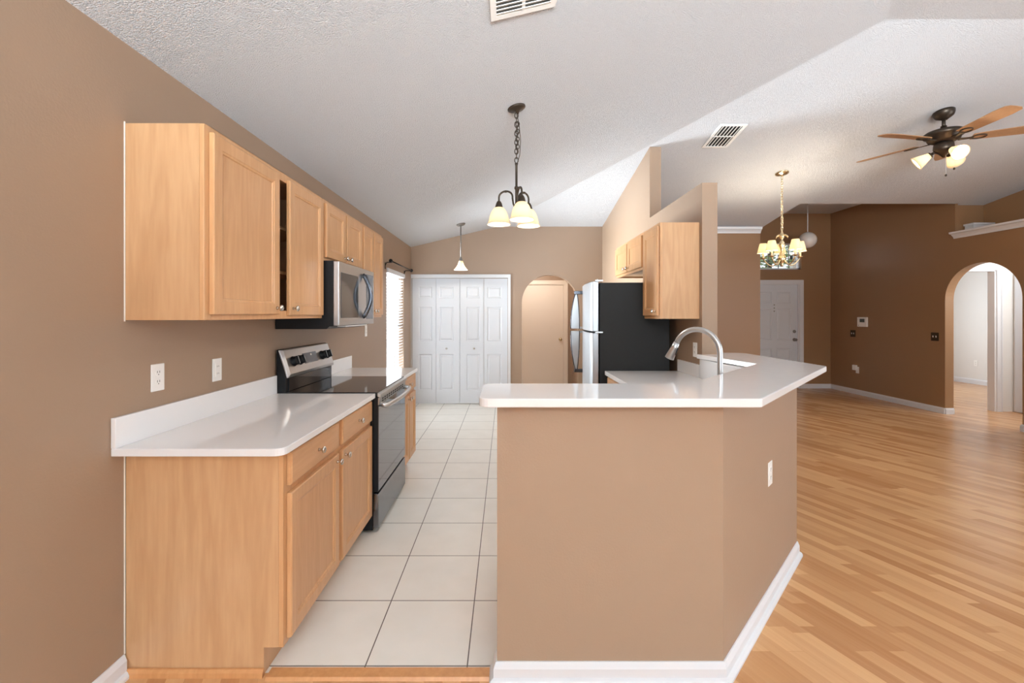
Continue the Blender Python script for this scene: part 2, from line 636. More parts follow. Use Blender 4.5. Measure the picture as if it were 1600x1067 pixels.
# front door wall with a transom window hole
TX0, TX1, TZ0, TZ1 = 4.62, 5.60, 2.25, 2.75
DX0, DX1, DZ = 4.655, 5.567, 1.98
m = MB(M_WALL_DARK)
m.box(3.83, DX0, YF, YF + .12, 0, 2.02)
m.box(DX1, XW + .12, YF, YF + .12, 0, 2.02)
m.box(DX0, DX1, YF, YF + .12, DZ, 2.02)
m.box(3.83, XW + .12, YF, YF + .12, 2.02, TZ0)
m.box(3.83, TX0, YF, YF + .12, TZ0, TZ1)
m.box(TX1, XW + .12, YF, YF + .12, TZ0, TZ1)
m.box(3.83, XW + .12, YF, YF + .12, TZ1, 3.45)
struct(m.build('wall_foyer'), 'dark brown foyer wall around the front door', 'wall')

# rear wall with the glass doors behind the camera
m = MB(M_WALL)
m.box(XL - .14, -1.2, YR - .14, YR, 0, 2.5)
m.box(5.2, XW + .12, YR - .14, YR, 0, 2.5)
m.box(-1.2, 5.2, YR - .14, YR, 2.4, 2.5)
struct(m.build('wall_rear'), 'tan wall behind the camera around the glass doors', 'wall')

# ceiling of the great room and kitchen: hipped vault
rz = zB(RIDGE_Y)
hx = (rz - 2.44) / .2373 - 1.469
hb = (zB(7.1) - 2.44) / .2373 - 1.469
YE = -2.67
hc = (zC(YE) - 2.44) / .2373 - 1.469
xo = XL - .14
FE = 6.09
c = [(xo, YE, zA(xo)), (xo, 7.1, zA(xo)), (hb, 7.1, zB(7.1)), (hx, RIDGE_Y, rz), (hc, YE, zC(YE))]
m = MB(M_CEIL)
T = .06
m.prism(c, (0, 0, T))
m.prism([(hx, RIDGE_Y, rz), (hb, 7.1, zB(7.1)), (4.0, 7.1, zB(7.1)), (4.0, FE, zB(FE)), (6.7, FE, zB(FE)), (6.7, RIDGE_Y, rz)], (0, 0, T))
m.prism([(6.20, FE, zB(FE)), (6.7, FE, zB(FE)), (6.7, 6.3, zB(6.3)), (6.20, 6.3, zB(6.3))], (0, 0, T))
m.prism([(hx, RIDGE_Y, rz), (6.7, RIDGE_Y, rz), (6.7, YE, zC(YE)), (hc, YE, zC(YE))], (0, 0, T))
m.box(xo, 6.7, YR - .14, YE, 2.46, 2.52)
struct(m.build('ceiling', recalc=True), 'white popcorn vaulted ceiling', 'ceiling')

m = MB(M_CEIL)
m.box(3.8, XW + .2, FE - .0, YF + .15, 3.31, 3.40)
m.prism([(4.0, FE, zB(FE) + .01), (XW, FE, zB(FE) + .01), (XW, FE, 3.33), (4.0, FE, 3.33)], (0, .05, 0))
m.prism([(4.0, FE, zB(FE) + .01), (4.0, FE, 3.33), (4.0, 7.1, 3.33), (4.0, 7.1, zB(7.1) + .01)], (-.05, 0, 0))
struct(m.build('ceiling_foyer'), 'high flat ceiling over the foyer', 'ceiling')

# hall behind the kitchen arch
m = MB(M_WALL)
HX1 = 1.285
HD0, HD1, HDZ = .30, 1.124, 1.98
m.box(-.3, HD0, 8.6, 8.72, 0, 2.5)
m.box(HD1, 1.6, 8.6, 8.72, 0, 2.5)
m.box(HD0, HD1, 8.6, 8.72, HDZ, 2.5)
m.box(-.42, -.3, YB + .12, 8.72, 0, 2.5)
m.box(HX1, HX1 + .12, YB + .12, 8.6, 0, 2.5)
struct(m.build('wall_hall'), 'peach lit hall walls seen through the kitchen arch', 'wall')
m = MB(M_CEIL)
m.box(-.42, 1.6, YB + .12, 8.75, 2.44, 2.5)
struct(m.build('ceiling_hall'), 'low ceiling of the hall behind the arch', 'ceiling')
# closet interior behind the bifold doors
m = MB(M_WALL_WHITE)
m.box(-1.6, -.42, 7.6, 7.7, 0, 2.5)
struct(m.build('wall_closet'), 'back of the closet behind the white bifold doors', 'wall')

# vestibule and bedroom behind the great room arch
m = MB(M_WALL_WHITE)
BY = 6.44
m.box(7.05, 7.30, BY, BY + .1, 0, 2.6)
m.box(6.28, 7.05, BY, BY + .1, 2.03, 2.6)
m.box(7.30, 7.40, 4.9, BY + .1, 0, 2.6)
m.box(6.28, 7.40, 4.8, 4.9, 0, 2.6)
m.box(9.45, 9.57, BY, 9.9, 0, 2.7)
m.box(6.28, 9.57, 9.8, 9.9, 0, 2.7)
m.box(7.40, 9.57, BY, BY + .1, 0, 2.7)
struct(m.build('wall_bedroom'), 'pale grey bedroom walls seen through the right arch', 'wall')
m = MB(M_CEIL)
m.box(6.28, 7.40, 4.8, BY, 2.38, 2.42)
m.box(6.28, 9.57, BY, 9.9, 2.6, 2.7)
struct(m.build('ceiling_bedroom'), 'flat ceiling of the bedroom behind the right arch', 'ceiling')


# ------------------------------------------------------------------ baseboards and trims
def base_run(m, pts, h=.085, t=.014, shoe=True, side=1):
    """Baseboard with a bevelled top and a quarter-round shoe along a plan polyline; side picks which side of the wall it stands on."""
    def off(d):
        out = []
        P = [Vector((x, y)) for x, y in pts]
        for i, p in enumerate(P):
            ds = []
            if i > 0: ds.append((P[i] - P[i - 1]).normalized())
            if i < len(P) - 1: ds.append((P[i + 1] - P[i]).normalized())
            ns = [Vector((q.y, -q.x)) * side for q in ds]
            nn = ns[0] if len(ns) == 1 else (ns[0] + ns[1]).normalized()
            k = 1.0 if len(ns) == 1 else 1.0 / max(.3, nn.dot(ns[0]))
            out.append(p + nn * d * k)
        return out
    sec = [(0.0005, 0), (t + (.016 if shoe else 0), 0)]
    if shoe:
        sec += [(t + .016, .010), (t + .011, .019), (t, .024)]
    sec += [(t, h - .022), (t - .004, h - .012), (t - .009, h), (0.0005, h)]
    cols = [off(d) for d, z in sec]
    loops = [[(cols[j][i].x, cols[j][i].y, sec[j][1]) for j in range(len(sec))] for i in range(len(pts))]
    m.loft(loops)
    return m


m = MB(M_TRIM)
base_run(m, [(-.032, 1.76), (-.032, 1.70), (.826, 1.70), (1.69, 2.60)], side=1, h=.078)
struct(m.build('baseboard_peninsula'), 'white baseboard with shoe around the half wall', 'baseboard')
m = MB(M_TRIM)
base_run(m, [(XL, YR), (XL, 1.722)], side=1)
struct(m.build('baseboard_left'), 'white baseboard on left wall in front of base cabinet', 'baseboard')
m = MB(M_TRIM)
base_run(m, [(XW, AY + ARW), (XW, YF)], side=-1, shoe=False)
base_run(m, [(XW + .12, AY + ARW), (XW, AY + ARW)], side=-1, shoe=False)
base_run(m, [(XW, YR), (XW, AY - ARW), (XW + .12, AY - ARW)], side=-1, shoe=False)
struct(m.build('baseboard_right'), 'white baseboard along the brown wall by the arch', 'baseboard')
m = MB(M_TRIM)
base_run(m, [(5.645, YF), (XW, YF)], side=1, shoe=False)
struct(m.build('baseboard_foyer'), 'white baseboard right of the front door', 'baseboard')
m = MB(M_TRIM)
base_run(m, [(1.62, YB), (3.95, YB)], side=1, shoe=False)
struct(m.build('baseboard_dining'), 'white baseboard under the brown dining wall', 'baseboard')
m = MB(M_TRIM)
base_run(m, [(9.45, 9.8), (9.45, BY + .1)], side=1, shoe=False, h=.1)
struct(m.build('baseboard_bedroom'), 'white baseboard on bedroom wall seen through right arch', 'baseboard')
m = MB(M_TRIM)
base_run(m, [(.077, YB), (AX - AR, YB)], side=1, shoe=False)
struct(m.build('baseboard_back'), 'short white baseboard between closet and kitchen arch', 'baseboard')

# wood strips where tile meets laminate
m = MB(M_OAK)
m.loft([[(x, 1.700, 0), (x, 1.762, 0), (x, 1.755, .010), (x, 1.708, .010)] for x in (-.915, -.034)])
struct(m.build('trim_1'), 'oak threshold strip between tile and laminate', 'threshold')
m = MB(M_OAK)
m.loft([[(x, 1.712, 0), (x, 1.729, 0), (x, 1.729, .028), (x, 1.722, .027), (x, 1.714, .018)] for x in (XL + .012, -.93)])
struct(m.build('trim_2'), 'oak shoe moulding under end panel of left base cabinet', 'moulding')

# crown mouldings
CR = [(0, 0), (.010, 0), (.014, .018), (.035, .045), (.055, .060), (.060, .085), (.065, .095), (0, .095)]
m = MB(M_TRIM)
m.loft([[(x, YB - d, 2.655 + z) for d, z in CR] for x in (1.62, 3.952)])
struct(m.build('trim_3'), 'white crown moulding on top of the dining wall', 'crown moulding')
LED = [(0, 0), (.012, 0), (.018, .02), (.05, .055), (.075, .062), (.08, .085), (0, .085)]
m = MB(M_TRIM)
m.loft([[(XW - d, y, 2.435 + z) for d, z in LED] for y in (3.4, 6.15)])
m.box(XW, 6.55, 3.4, 6.139, 2.491, 2.52)
struct(m.build('trim_4'), 'white crown moulded ledge above the right arch', 'ledge')
b_ = MB(M_TRIM)
b_.box(6.27, 6.545, 6.0, 6.12, 2.521, 2.60)
b_.box(6.255, 6.545, 5.985, 6.125, 2.60, 2.625)
tag(b_.build('decor_box', bevel=.004), 'small white block sitting in the corner of high ledge', 'box')

m = MB(M_CAULK)
m.box(XL, XL + .003, 1.724, 1.728, 1.365, 2.135)
m.box(XL, XL + .003, 1.724, 1.728, .085, .862)
struct(m.build('trim_5'), 'white caulk line where left cabinet ends meet wall', 'trim')


# ------------------------------------------------------------------ doors and windows
def casing(m, x0, x1, z1, y, w=.07, t=.018, dirn=-1):
    for a, b_, c0, c1 in ((x0 - w, x0, 0, z1 + w), (x1, x1 + w, 0, z1 + w), (x0, x1, z1, z1 + w)):
        m.box(a, b_, min(y, y + dirn * t), max(y, y + dirn * t), c0, c1)
    for a, b_, c0, c1 in ((x0 - w, x0 - w + .018, 0, z1 + w), (x1 + w - .018, x1 + w, 0, z1 + w), (x0 - w + .018, x1 + w - .018, z1 + w - .018, z1 + w)):
        m.box(a, b_, min(y + dirn * t, y + dirn * (t + .006)), max(y + dirn * t, y + dirn * (t + .006)), c0, c1)


# closet bifold doors
cl = thing('door_1', (-.71, YB, 0), 'white four leaf bifold closet doors on the kitchen back wall', 'closet door', None, 'structure')
m = MB(M_TRIM)
m.box(.036, .078, YB - .016, YB, 0, 2.018)
m.box(XL + .002, .078, YB - .0165, YB, 1.962, 2.018)
m.box(XL + .002, XL + .012, YB - .016, YB, 0, 1.962)
m.box(XL + .002, .078, YB - .022, YB - .0165, 2.004, 2.018)
m.build('frame', cl, .003)
xs = [-1.452, -1.083, -.712, -.338, .033]
for i in range(4):
    a, b_ = (.28, .84) if i % 2 == 0 else (.14, .74)
    zs = [(1 - .156, 1 - .066), (1 - .50, 1 - .227), (1 - .894, 1 - .606)]
    Mx = Matrix(((1, 0, 0, 0), (0, -1, 0, YB + .045), (0, 0, 1, 0), (0, 0, 0, 1)))
    m = MB(M_DOOR, Mx)
    m.slab(xs[i] + .0025, xs[i + 1] - .0025, .016, 1.955, .034, [(a, b_, c0, c1) for c0, c1 in zs])
    lf = m.build('door_leaf', cl)
    if i in (1, 2):
        kx = xs[i] + (.45 if i == 1 else .60) * .371
        k = MB(M_NICKEL)
        R = Matrix.Rotation(PI / 2, 3, 'X')
        k.lathe([(.007, 0), (.006, .010), (.015, .018), (.016, .025), (.010, .031), (.001, .032)], (kx, YB + .011, .87), 16, R)
        k.build('knob', lf)


def door6(name, label, x0, x1, z1, y, mat, knob_x, knob_mat, dead=False, holes=None, cas_mat=None, flush=False):
    d = thing(name, ((x0 + x1) / 2, y, 0), label, 'door', None, 'structure')
    m = MB(cas_mat or M_TRIM)
    casing(m, x0, x1, z1, y)
    m.box(x0, x0 + .012, y, y + .12, 0, z1)
    m.box(x1 - .012, x1, y, y + .12, 0, z1)
    m.box(x0, x1, y, y + .12, z1 - .012, z1)
    m.build('frame', d, .003)
    Mx = Matrix(((1, 0, 0, 0), (0, -1, 0, y + .075), (0, 0, 1, 0), (0, 0, 0, 1)))
    m = MB(mat, Mx)
    cols = [(.14, .445), (.555, .86)]
    rows = [(.82, .93), (.46, .77), (.11, .38)]
    if flush:
        m.box(x0 + .015, x1 - .015, 0, .04, .012, z1 - .015)
    else:
        m.slab(x0 + .015, x1 - .015, .012, z1 - .015, .04, [(a, b_, c0, c1) for a, b_ in cols for c0, c1 in rows])
    lf = m.build('door_leaf', d)
    R = Matrix.Rotation(PI / 2, 3, 'X')
    k = MB(knob_mat)
    k.lathe([(.032, 0), (.030, .006), (.011, .010), (.010, .030), (.026, .040), (.029, .052), (.022, .062), (.001, .065)], (knob_x, y + .034, .92), 20, R)
    k.build('knob', lf)
    if dead:
        k = MB(knob_mat)
        k.lathe([(.030, 0), (.028, .012), (.020, .016), (.001, .017)], (knob_x, y + .034, 1.075), 20, R)
        k.box(knob_x - .004, knob_x + .004, y + .012, y + .02, 1.06, 1.09)
        k.build('deadbolt', lf)
    return d, lf


door6('door_2', 'white six panel front door in the dark foyer', DX0, DX1, DZ, YF, M_DOOR, DX1 - .075, M_PEWTER, True)
fd = [o for o in bpy.data.objects if o.name.startswith('door_leaf') and o.parent and o.parent.name == 'door_2'][0]
k = MB(M_PEWTER)
for zz in (1.46, 1.52, 1.58):
    k.lathe([(.011, 0), (.011, .004), (.001, .005)], (5.11, YF + .034, zz), 12, Matrix.Rotation(PI / 2, 3, 'X'))
k.build('peephole', fd)
door6('door_3', 'cream hall door behind the kitchen arch', HD0, HD1, HDZ, 8.6, M_CREAM, HD1 - .07, M_BRASS, cas_mat=M_CREAM, flush=True)

# bedroom doorway trim, and the vestibule's side door
m = MB(M_TRIM)
casing(m, 6.30, 7.05, 2.03, BY, .075)
m.box(7.03, 7.05, BY, BY + .1, 0, 2.03)
m.box(6.30, 7.05, BY, BY + .1, 2.015, 2.03)
struct(m.build('door_4', bevel=.003), 'white trimmed bedroom doorway behind the right arch', 'doorway')
d5 = thing('door_5', (7.3, 5.95, 0), 'white door at right edge inside the right arch', 'door', None, 'structure')
Mx = Matrix(((0, -1, 0, 7.298), (1, 0, 0, 0), (0, 0, 1, 0), (0, 0, 0, 1)))
m = MB(M_DOOR, Mx)
m.slab(5.55, 6.395, .012, 1.98, .03, [(a, b_, c0, c1) for a, b_ in ((.14, .445), (.555, .86)) for c0, c1 in ((.82, .93), (.46, .77), (.11, .38))])
m.build('door_leaf', d5)

# kitchen window
wn = thing('window_1', (XL, (WY0 + WY1) / 2, WZ0), 'tall white kitchen window beyond the range', 'window', None, 'structure')
m = MB(M_TRIM)
for a, b_, c0, c1 in ((WY0, WY0 + .04, WZ0, WZ1), (WY1 - .04, WY1, WZ0, WZ1), (WY0, WY1, WZ0, WZ0 + .04), (WY0, WY1, WZ1 - .04, WZ1), (WY0, WY1, 1.22, 1.26)):
    m.box(XL - .12, XL - .07, a, b_, c0, c1)
m.build('frame', wn, .003)
m = MB(M_GLASS)
m.box(XL - .10, XL - .096, WY0 + .03, WY1 - .03, WZ0 + .03, WZ1 - .03)
m.build('pane', wn)
m = MB(M_TRIM)
m.box(XL - .12, XL + .02, WY0 - .02, WY1 + .02, WZ0 - .025, WZ0)
m.build('sill', wn, .003)
bl = thing('window_blind', (XL - .03, (WY0 + WY1) / 2, WZ1 - .05), 'white horizontal blind hanging in the bright kitchen window', 'blind')
m = MB(M_BLIND)
nz_ = 34
for i in range(nz_):
    z = WZ0 + .03 + i * (WZ1 - WZ0 - .10) / nz_
    m.prism([(XL - .052, WY0 + .006, z - .010), (XL - .008, WY0 + .006, z + .008), (XL - .008, WY0 + .006, z + .0105), (XL - .052, WY0 + .006, z - .0075)], (0, WY1 - WY0 - .012, 0))
m.build('slats', bl)
m = MB(M_TRIM)
m.box(XL - .06, XL + .022, WY0 + .003, WY1 - .003, WZ1 - .06, WZ1 - .002)
m.build('headrail', bl, .003)
m = MB(M_TRIM)
m.box(XL - .055, XL - .006, WY0 + .006, WY1 - .006, WZ0 + .003, WZ0 + .015)
m.build('bottom_rail', bl)

# curtain rod above the window
cr = thing('curtain_rod', (XL + .09, 5.95, 2.04), 'thin black curtain rod above the kitchen window', 'curtain rod')
m = MB(M_BLACK)
m.cyl((XL + .09, 5.40, 2.04), (XL + .09, 6.54, 2.04), .008, 10)
m.build('rod', cr)
for yy in (5.38, 6.56):
    m = MB(M_BLACK)
    m.ball((XL + .09, yy, 2.04), .024, 14)
    m.build('finial', cr)
for yy in (5.46, 6.485):
    m = MB(M_BLACK)
    m.tube([(XL + .001, yy, 1.99), (XL + .02, yy, 2.03), (XL + .09, yy, 2.03)], .006, 8)
    m.box(XL + .0005, XL + .006, yy - .012, yy + .012, 1.95, 2.03)
    m.build('bracket', cr)

# transom window over the front door
tw = thing('window_2', ((TX0 + TX1) / 2, YF, TZ0), 'transom window with grilles above the front door', 'window', None, 'structure')
m = MB(M_TRIM)
for a, b_, c0, c1 in ((TX0, TX0 + .03, TZ0, TZ1), (TX1 - .03, TX1, TZ0, TZ1), (TX0, TX1, TZ0, TZ0 + .03), (TX0, TX1, TZ1 - .03, TZ1)):
    m.box(a, b_, YF + .05, YF + .09, c0, c1)
m.build('frame', tw)
m = MB(M_PEWTER)
for k_ in range(1, 5):
    xx = TX0 + k_ * (TX1 - TX0) / 5
    m.box(xx - .006, xx + .006, YF + .06, YF + .075, TZ0 + .03, TZ1 - .03)
m.box(TX0 + .03, TX1 - .03, YF + .06, YF + .075, 2.40, 2.413)
m.build('grille', tw)
m = MB(M_GLASS)
m.box(TX0 + .02, TX1 - .02, YF + .064, YF + .068, TZ0 + .02, TZ1 - .02)
m.build('pane', tw)

# a leafy tree outside the transom
tr = thing('tree', (6.2, 10.5, 0), 'leafy green tree outside the transom window', 'tree')
m = MB(M_BRONZE)
m.tube([(6.2, 10.5, -.2), (6.25, 10.5, 1.6), (6.2, 10.6, 2.4), (6.3, 10.5, 3.4)], .1, 8, rads=[.14, .11, .08, .03])
m.build('trunk', tr)
m = MB(M_LEAF)
for i in range(900):
    c_ = Vector((6.2 + random.gauss(0, .75), 10.4 + random.gauss(0, .35), 2.7 + random.gauss(0, .5)))
    R = Matrix.Rotation(random.uniform(0, 6.3), 3, 'Z') @ Matrix.Rotation(random.uniform(-1, 1), 3, 'X')
    s_ = random.uniform(.06, .12)
    m.face(m.loop([c_ + R @ Vector(p) * s_ for p in ((-1, 0, 0), (0, -.5, .1), (1, 0, 0), (0, .5, .1))]))
m.build('foliage', tr, recalc=False)

# ------------------------------------------------------------------ cabinets
ML = Matrix(((0, 1, 0, XL), (1, 0, 0, 0), (0, 0, 1, 0), (0, 0, 0, 1)))       # (along, out, up) from the left wall
MR = Matrix(((0, -1, 0, XR), (1, 0, 0, 0), (0, 0, 1, 0), (0, 0, 0, 1)))      # same from the kitchen side wall


def add_knob(M, u, d, z, parent, mat=None):
    k = MB(mat or M_NICKEL, M)
    R = Matrix.Rotation(-PI / 2, 3, 'X')
    k.lathe([(.008, 0), (.006, .006), (.005, .014), (.014, .021), (.0155, .026), (.012, .030), (.001, .031)], (u, d, z), 18, R)
    return k.build('knob', parent)


def cabinet(name, label, group, M, u0, u1, z0, z1, depth, doors, drawers=(), toe=False, shelves=(), rails=()):
    loc = M @ Vector(((u0 + u1) / 2, depth / 2, z0))
    c = thing(name, loc, label, 'cabinet', group)
    e = .0015
    t = .016
    m = MB(M_MAPLE, M)
    fd_ = depth - .019
    if toe:
        for a in (u0 + e, u1 - e - t):
            pf = [(.002, 0), (depth - .075, 0), (depth - .075, .105), (fd_, .105), (fd_, z1), (.002, z1)]
            m.prism([(a, d, z) for d, z in pf], (t, 0, 0))
        m.box(u0 + e + t, u1 - e - t, depth - .09, depth - .075, 0, .105)
        zb = .105
    else:
        zb = z0
        for a in (u0 + e, u1 - e - t):
            m.box(a, a + t, .002, fd_, z0, z1)
        m.box(u0 + e + t, u1 - e - t, .002, fd_, z1 - t, z1)
    m.box(u0 + e + t, u1 - e - t, .002, fd_, zb + (0 if toe else .014), zb + .014 + t)
    m.box(u0 + e + t, u1 - e - t, .002, .008, zb + t, z1 - (0 if toe else t))
    m.build('carcass', c)
    for z in shelves:
        m = MB(M_MAPLE, M)
        m.box(u0 + e + t + .001, u1 - e - t - .001, .01, depth - .045, z, z + t)
        m.build('shelf', c)
    m = MB(M_MAPLE_DOOR, M)
    s = .038
    m.box(u0 + e, u0 + e + s, fd_, depth, zb, z1)
    m.box(u1 - e - s, u1 - e, fd_, depth, zb, z1)
    m.box(u0 + e + s, u1 - e - s, fd_, depth, zb, zb + .042)
    m.box(u0 + e + s, u1 - e - s, fd_, depth, z1 - .042, z1)
    for z in rails:
        m.box(u0 + e + s, u1 - e - s, fd_, depth, z - .018, z + .018)
    if toe and len(doors) > 1:
        um = (doors[0][1] + doors[1][0]) / 2
        m.box(um - .04, um + .04, fd_, depth - .0005, zb + .042, z1 - .042)
    m.build('face_frame', c, .0015)
    for ua, ub, za, zb_, ku, kz in doors:
        m = MB(M_MAPLE_DOOR, M)
        m.panel(ua, ub, za, zb_, .019, .052, depth + .0015)
        d = m.build('door', c)
        add_knob(M, ku, depth + .0205, kz, d)
    for ua, ub, za, zb_, ku, kz in drawers:
        m = MB(M_MAPLE_H, M)
        def Lp(i, y): return [(ua + i, y, za + i), (ub - i, y, za + i), (ub - i, y, zb_ - i), (ua + i, y, zb_ - i)]
        y0 = depth + .0015
        m.loft([Lp(0, y0), Lp(0, y0 + .013), Lp(.006, y0 + .019)])
        d = m.build('drawer_front', c)
        add_knob(M, ku, depth + .0205, kz, d)
    return c


G_UP = 'maple wall cabinets on the left wall'
UD = .305
cabinet('wall_cabinet', 'large maple wall cabinet with dark gap between its doors, nearest on left wall', G_UP, ML, 1.728, 2.842, 1.370, 2.130, UD,
        [(1.757, 2.272, 1.392, 2.106, 2.240, 1.425), (2.378, 2.818, 1.388, 2.104, 2.412, 1.425)], shelves=(1.61, 1.85))
cabinet('wall_cabinet', 'short maple wall cabinet directly above the microwave', G_UP, ML, 2.845, 3.607, 1.740, 2.130, UD,
        [(2.866, 3.215, 1.760, 2.106, 3.180, 1.79), (3.237, 3.586, 1.760, 2.106, 3.272, 1.79)])
cabinet('wall_cabinet', 'maple wall cabinet between microwave and kitchen window', G_UP, ML, 3.610, 4.205, 1.370, 2.130, UD,
        [(3.628, 3.895, 1.392, 2.106, 3.870, 1.425), (3.915, 4.185, 1.392, 2.106, 3.940, 1.425)], shelves=(1.61, 1.85))
G_BASE = 'maple base cabinets along the left wall'
BD = .61
cabinet('base_cabinet', 'maple base cabinet with two drawers and bare end panel, near the camera', G_BASE, ML, 1.730, 2.842, 0, .861, BD,
        [(1.757, 2.262, .125, .692, 2.228, .660), (2.310, 2.818, .125, .692, 2.344, .660)],
        [(1.757, 2.262, .722, .850, 2.010, .786), (2.310, 2.818, .722, .850, 2.564, .786)], True, rails=(.707,))
cabinet('base_cabinet', 'narrow maple base cabinet on the far side of range', G_BASE, ML, 3.610, 4.200, 0, .861, BD,
        [(3.630, 3.893, .125, .692, 3.868, .660), (3.917, 4.180, .125, .692, 3.942, .660)],
        [(3.630, 4.180, .722, .850, 3.905, .786)], True, rails=(.707,))
G_RT = 'maple cabinets on the refrigerator wall'
cabinet('wall_cabinet', 'maple wall cabinet with one door above the sink counter', G_RT, MR, 3.462, 3.858, 1.360, 2.105, UD,
        [(3.484, 3.836, 1.384, 2.080, 3.520, 1.42)], shelves=(1.6, 1.84))
cabinet('wall_cabinet', 'short maple wall cabinet above the refrigerator', G_RT, MR, 3.861, 4.830, 1.785, 2.105, UD,
        [(3.884, 4.335, 1.806, 2.080, 4.295, 1.84), (4.357, 4.808, 1.806, 2.080, 4.397, 1.84)])
cabinet('base_cabinet', 'maple base cabinet beside the refrigerator under white counter', G_RT, MR, 2.86, 3.855, 0, .870, BD,
        [(2.88, 3.335, .125, .692, 3.30, .66), (3.38, 3.835, .125, .692, 3.415, .66)],
        [(2.88, 3.335, .722, .858, 3.107, .79), (3.38, 3.835, .722, .858, 3.607, .79)], True, rails=(.707,))

# corner cabinet under the sink and along the half wall
cc = thing('base_cabinet', (.6, 2.3, 0), 'angled maple sink cabinet behind the half wall', 'cabinet', G_RT)
m = MB(M_MAPLE)
o_ = [(-.01, 1.845), (-.01, 2.42), (.475, 2.42), (.745, 2.70), (.885, 2.855), (1.49, 2.855), (1.49, 2.60), (.77, 1.848)]
m.loft([[(x, y, .105) for x, y in o_], [(x, y, .60) for x, y in o_]], (True, True))
i_ = [(.0, 1.86), (.0, 2.34), (.45, 2.34), (.72, 2.62), (.86, 2.78), (1.40, 2.78), (1.40, 2.62), (.75, 1.86)]
m.loft([[(x, y, 0) for x, y in i_], [(x, y, .105) for x, y in i_]])
t_ = .016
for a, b_ in zip(o_, o_[1:] + o_[:1]):
    a, b_ = Vector(a), Vector(b_)
    n_ = Vector(((b_ - a).y, -(b_ - a).x)).normalized() * t_
    q = [a, b_, b_ + n_, a + n_]
    m.loft([[(p.x, p.y, .60) for p in q], [(p.x, p.y, .872) for p in q]])
m.build('carcass', cc)
dv = Vector((.745 - .475, 2.70 - 2.42, 0))
ln = dv.length
dv.normalize()
nv = Vector((-dv.y, dv.x, 0))
Md = Matrix(((dv.x, nv.x, 0, .475), (dv.y, nv.y, 0, 2.42), (0, 0, 1, 0), (0, 0, 0, 1)))
m = MB(M_MAPLE_DOOR, Md)
m.panel(.02, ln - .02, .125, .84, .019, .052, .0015)
d_ = m.build('door', cc)
add_knob(Md, .05, .0205, .80, d_)
Mp = Matrix(((1, 0, 0, 0), (0, 1, 0, 2.42), (0, 0, 1, 0), (0, 0, 0, 1)))
m = MB(M_MAPLE_DOOR, Mp)
m.panel(.01, .455, .125, .84, .019, .052, .0015)
d_ = m.build('door', cc)
add_knob(Mp, .41, .0205, .80, d_)

# ------------------------------------------------------------------ countertops
def cut(o, cutter_mb):
    """Take a shape out of a mesh and drop the cutter again."""
    c = cutter_mb.build('cutter')
    md = o.modifiers.new('hole', 'BOOLEAN')
    md.object = c
    md.solver = 'EXACT'
    while o.modifiers[0].name != 'hole':
        o.modifiers.move(1, 0) if len(o.modifiers) == 2 else o.modifiers.move(len(o.modifiers) - 1, 0)
    bev = [(x.width, x.segments) for x in o.modifiers if x.type == 'BEVEL']
    for x in [x for x in o.modifiers if x.type == 'BEVEL']:
        o.modifiers.remove(x)
    bpy.context.view_layer.update()
    dg = bpy.context.evaluated_depsgraph_get()
    me = bpy.data.meshes.new_from_object(o.evaluated_get(dg))
    o.modifiers.clear()
    o.data = me
    bpy.data.objects.remove(c)
    for w_, s_ in bev:
        md = o.modifiers.new('bevel', 'BEVEL')
        md.width, md.segments, md.limit_method, md.angle_limit = w_, s_, 'ANGLE', math.radians(40)


def rounded(pts, rad, n=6):
    """Round chosen corners of a plan polygon; rad maps index -> radius."""
    out = []
    N = len(pts)
    for i, p in enumerate(pts):
        r = rad.get(i, 0)
        p = Vector(p)
        if not r:
            out.append(tuple(p))
            continue
        a = (Vector(pts[i - 1]) - p).normalized()
        b_ = (Vector(pts[(i + 1) % N]) - p).normalized()
        for k_ in range(n + 1):
            t = k_ / n
            out.append(tuple((p + a * r) * (1 - t) ** 2 + p * 2 * t * (1 - t) + (p + b_ * r) * t ** 2))
    return out


CZ = .892
ct = thing('countertop', (-1.15, 2.25, .863), 'white quartz countertop nearest the camera on left base cabinet', 'countertop', 'white countertops')
m = MB(M_COUNTER)
m.prism([(x, y, .863) for x, y in rounded([(XL + .002, 1.664), (-.826, 1.664), (-.826, 2.843), (XL + .002, 2.843)], {1: .045})], (0, 0, CZ - .863))
m.build('slab', ct, .003)
m = MB(M_COUNTER)
m.box(XL + .002, XL + .020, 1.664, 2.843, CZ, 1.006)
m.build('backsplash', ct, .002)
ct = thing('countertop', (-1.15, 3.9, .863), 'white quartz countertop on the far side of range', 'countertop', 'white countertops')
m = MB(M_COUNTER)
m.prism([(x, y, .863) for x, y in rounded([(XL + .002, 3.609), (-.826, 3.609), (-.826, 4.225), (XL + .002, 4.225)], {2: .03})], (0, 0, CZ - .863))
m.build('slab', ct, .003)
m = MB(M_COUNTER)
m.box(XL + .002, XL + .020, 3.609, 4.225, CZ, 1.006)
m.build('backsplash', ct, .002)

CZ2 = .908
ct = thing('countertop', (1.1, 2.8, .873), 'white quartz sink countertop wrapping behind the raised bar', 'countertop', 'white countertops')
m = MB(M_COUNTER)
m.prism([(x, y, .873) for x, y in [(-.03, 1.843), (-.03, 2.45), (.487, 2.45), (.855, 2.83), (.855, 3.862), (1.498, 3.862), (1.498, 2.60), (1.48, 2.57), (.776, 1.843)]], (0, 0, CZ2 - .873))
slab_ = m.build('slab', ct, .003)
dn = Vector((-.718, .696, 0))                 # from the half wall toward the sink user
dt = Vector((.696, .718, 0))
FB = Vector((1.115, 2.33, 0))                 # faucet foot
sc_ = FB + dn * .285
Ms = Matrix(((dt.x, dn.x, 0, sc_.x), (dt.y, dn.y, 0, sc_.y), (0, 0, 1, 0), (0, 0, 0, 1)))


